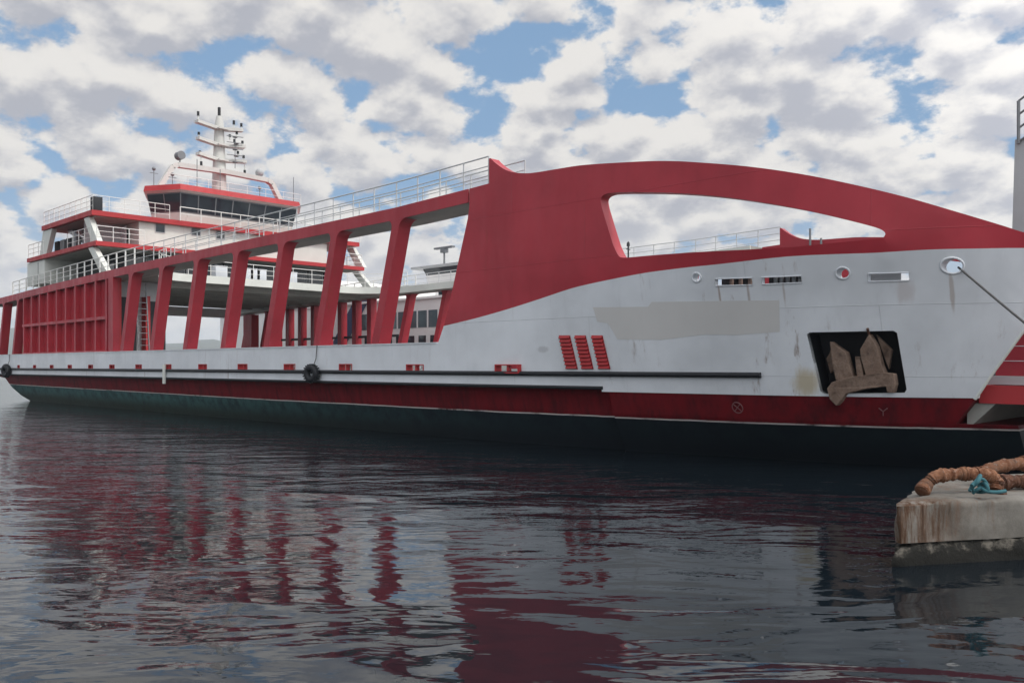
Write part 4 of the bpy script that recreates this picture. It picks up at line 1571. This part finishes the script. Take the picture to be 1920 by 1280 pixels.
# ================================================================== the quay with its rusty pipes
def quay():
    zt = 0.255
    a = Vector(at_z(1675, 942, zt)); b = Vector(at_z(1920, 932, zt))
    d = (b - a).normalized()
    nrm = Vector((-d.y, d.x, 0))
    if nrm.dot(Vector((0, CAMY, 0)) - a) > 0:
        nrm = -nrm                       # away from the camera
    end = (a - Vector((0, CAMY, a.z)))
    rt = Vector((-RGT.x, RGT.y, 0)); fw = Vector((-FWD.x, FWD.y, 0))
    nrm = (rt * 0.55 + fw * 0.83).normalized()      # the free end is cut back obliquely
    o = thing('concrete_quay', W(a + nrm * 1.0 + d * 3) * 1.0, 'low stained concrete quay corner with broken edge in the right foreground', 'quay')

    def block(name, z0, z1, grow, amp, mat, seed):
        nu, nv, nw = 90, 22, 10
        bm = bmesh.new()
        L, Dp = 11.0, 3.4
        grid = {}
        rnd = random.Random(seed)
        ph = [(rnd.uniform(1, 9), rnd.uniform(1, 9), rnd.uniform(1, 9), rnd.uniform(0, 6.3)) for _ in range(14)]

        def disp(p):
            return sum(math.sin(p.x * f1 + p.y * f2 + p.z * f3 + f4) for f1, f2, f3, f4 in ph) / 14

        def V(i, j, k):
            key = (i, j, k)
            if key not in grid:
                u = -grow + (L + grow) * i / nu
                v = -grow + (Dp + 2 * grow) * j / nv
                z = z0 + (z1 - z0) * k / nw
                p = a + d * u + nrm * v
                p.z = z
                # chipped corner at the free end
                edge = max(0.0, 0.5 - (u + grow)) / 0.5
                p2 = p.copy()
                off = amp * disp(p * 1.6) * 1.6 + amp * disp(p * 5) * 0.6
                if i == 0: p2 -= d * (off + 0.0)
                if j == 0: p2 -= nrm * off
                if k == nw:
                    p2.z += off * 0.4 - edge * 0.06
                    if j == 0: p2 += nrm * (0.02 + max(0.0, disp(p * 9)) * 0.12); p2.z -= 0.015 + max(0.0, disp(p * 7 + Vector((3, 1, 2)))) * 0.14
                if i == 0 and j == 0: p2 += d * 0.06 + nrm * 0.06
                grid[key] = bm.verts.new((-p2.x, p2.y, p2.z))
            return grid[key]
        for i in range(nu):
            for j in range(nv):
                bm.faces.new((V(i, j, nw), V(i + 1, j, nw), V(i + 1, j + 1, nw), V(i, j + 1, nw)))
        for i in range(nu):
            for k in range(nw):
                bm.faces.new((V(i, 0, k), V(i + 1, 0, k), V(i + 1, 0, k + 1), V(i, 0, k + 1)))
                bm.faces.new((V(i, nv, k), V(i, nv, k + 1), V(i + 1, nv, k + 1), V(i + 1, nv, k)))
        for j in range(nv):
            for k in range(nw):
                bm.faces.new((V(0, j, k), V(0, j, k + 1), V(0, j + 1, k + 1), V(0, j + 1, k)))
        bmesh.ops.recalc_face_normals(bm, faces=bm.faces)
        me = bpy.data.meshes.new(name)
        bm.to_mesh(me); bm.free()
        me.materials.append(mat)
        me.polygons.foreach_set('use_smooth', [True] * len(me.polygons))
        me.set_sharp_from_angle(angle=R(50))
        ob = link(bpy.data.objects.new(name, me))
        set_parent(ob, o)
    block('cap_slab', -0.33, zt, 0.0, 0.035, M['concrete'], 3)
    block('footing', -1.6, -0.335, 0.025, 0.10, M['algae'], 5)
    mb = MB()
    # rust stained lip where the slab starts to break
    return o, a, d, nrm


quay_o, QA, QD, QN = quay()


def pipe(pts, r, name, mat, label, rib=0.012, per=0.05, ends=()):
    P = [Vector(p) for p in smooth_loop(pts, 8)]
    dens = []
    for a, b in zip(P[:-1], P[1:]):
        n = max(1, int((b - a).length / 0.018))
        dens += [a.lerp(b, k / n) for k in range(n)]
    dens.append(P[-1])
    acc, rs = 0, []
    for i, p in enumerate(dens):
        if i: acc += (p - dens[i - 1]).length
        rs.append(r + rib * math.sin(acc / per * 2 * math.pi) + 0.009 * math.sin(acc * 17) + 0.006 * math.sin(acc * 41 + 1))
    mb = MB()
    mb.tube(dens, rs, 16)
    for k, (t, rr) in enumerate(ends):
        i = int(t * (len(dens) - 1))
        j = min(i + 3, len(dens) - 1)
        if j == i: i -= 3
        mb.tube([dens[i], dens[j]], rr, 18)
    o = mb.build(name, mat, None, smooth=50)
    tag(o, label, 'pipe', 'rusty pipes on the quay')
    return o


D1 = 13.15
pipe([at_d(1728, 921, D1 - 0.1), at_d(1739, 906, D1), at_d(1756, 893, D1), at_d(1785, 889, D1), at_d(1820, 888, D1), at_d(1850, 890, D1 + .05),
      at_d(1868, 900, D1 + .05), at_d(1866, 918, D1)], 0.096, 'rusty_pipe', M['rust'], 'orange rusted ribbed pipe bent down to the quay edge, nearest the water', 0.010, 0.05, ((0.03, 0.115), (0.62, 0.112)))
pipe([at_d(1876, 905, D1 + .35), at_d(1900, 902, D1 + .4), at_d(1960, 904, D1 + .55), at_d(2040, 906, D1 + .8)], 0.098, 'rusty_pipe', M['dark_rust'],
     'dark brown ribbed pipe lying beside the bent orange pipe', 0.010, 0.05, ((0.02, 0.135),))
pipe([at_d(1843, 886, D1 + .8), at_d(1860, 878, D1 + .85), at_d(1885, 872, D1 + .95), at_d(1930, 868, D1 + 1.1), at_d(2040, 864, D1 + 1.4)], 0.098, 'rusty_pipe', M['rust'],
     'orange rusted pipe with tapered end lying behind the other pipes', 0.005, 0.09, ((0.35, 0.13),))
# teal rope tangle
mb = MB()
tp = [(1822, 912), (1832, 902), (1838, 893), (1833, 905), (1822, 917), (1836, 924), (1852, 920), (1846, 908), (1836, 912), (1848, 922), (1870, 924), (1885, 922)]
mb.tube([Vector(p) for p in smooth_loop([at_d(px, py - 2, 12.62 + 0.06 * (i % 3)) for i, (px, py) in enumerate(tp)], 6)], 0.028, 8)
tp2 = [(1818, 922), (1826, 908), (1842, 900), (1850, 912), (1834, 918), (1824, 926)]
mb.tube([Vector(p) for p in smooth_loop([at_d(px, py - 2, 12.68 + 0.05 * (i % 2)) for i, (px, py) in enumerate(tp2)], 6)], 0.026, 8)
o = mb.build('teal_rope', M['teal'], None, smooth=60)
tag(o, 'small tangle of teal rope lying by the bent rusty pipe', 'rope')
# steel stub on the quay edge
c = Vector(at_z(1876, 925, 0.255))
mb = MB()
mb.tube([c, c + Vector((0, 0, 0.16))], 0.045, 10); mb.tube([c + Vector((0, 0, 0.16)), c + Vector((0, 0, 0.19))], 0.065, 12)
mb.tube([c, c + Vector((0, 0, 0.015))], 0.09, 12)
o = mb.build('mooring_stub', M['dark_rust'], None, smooth=50)
tag(o, 'short rusty steel stub standing at the quay edge', 'mooring stub')

# ================================================================== harbour air: pale haze that fades the far shore
mb = MB()
mb.box(-4600, 4600, -4600, 4600, -4.0, 165.0)
o = mb.build('haze', [], None, smooth=0)
hm = bpy.data.materials.new('haze_air')
hm.use_nodes = True
hn = NT(hm.node_tree)
hm.node_tree.nodes.clear()
ho = hn.n('ShaderNodeOutputMaterial')
hv = hn.n('ShaderNodeVolumePrincipled')
hv.inputs['Color'].default_value = (0.80, 0.89, 0.98, 1)
hv.inputs['Density'].default_value = 0.00020
hn.l(hv.outputs[0], ho.inputs['Volume'])
o.data.materials.append(hm)
tag(o, 'pale haze over the harbour', 'haze', kind='stuff')
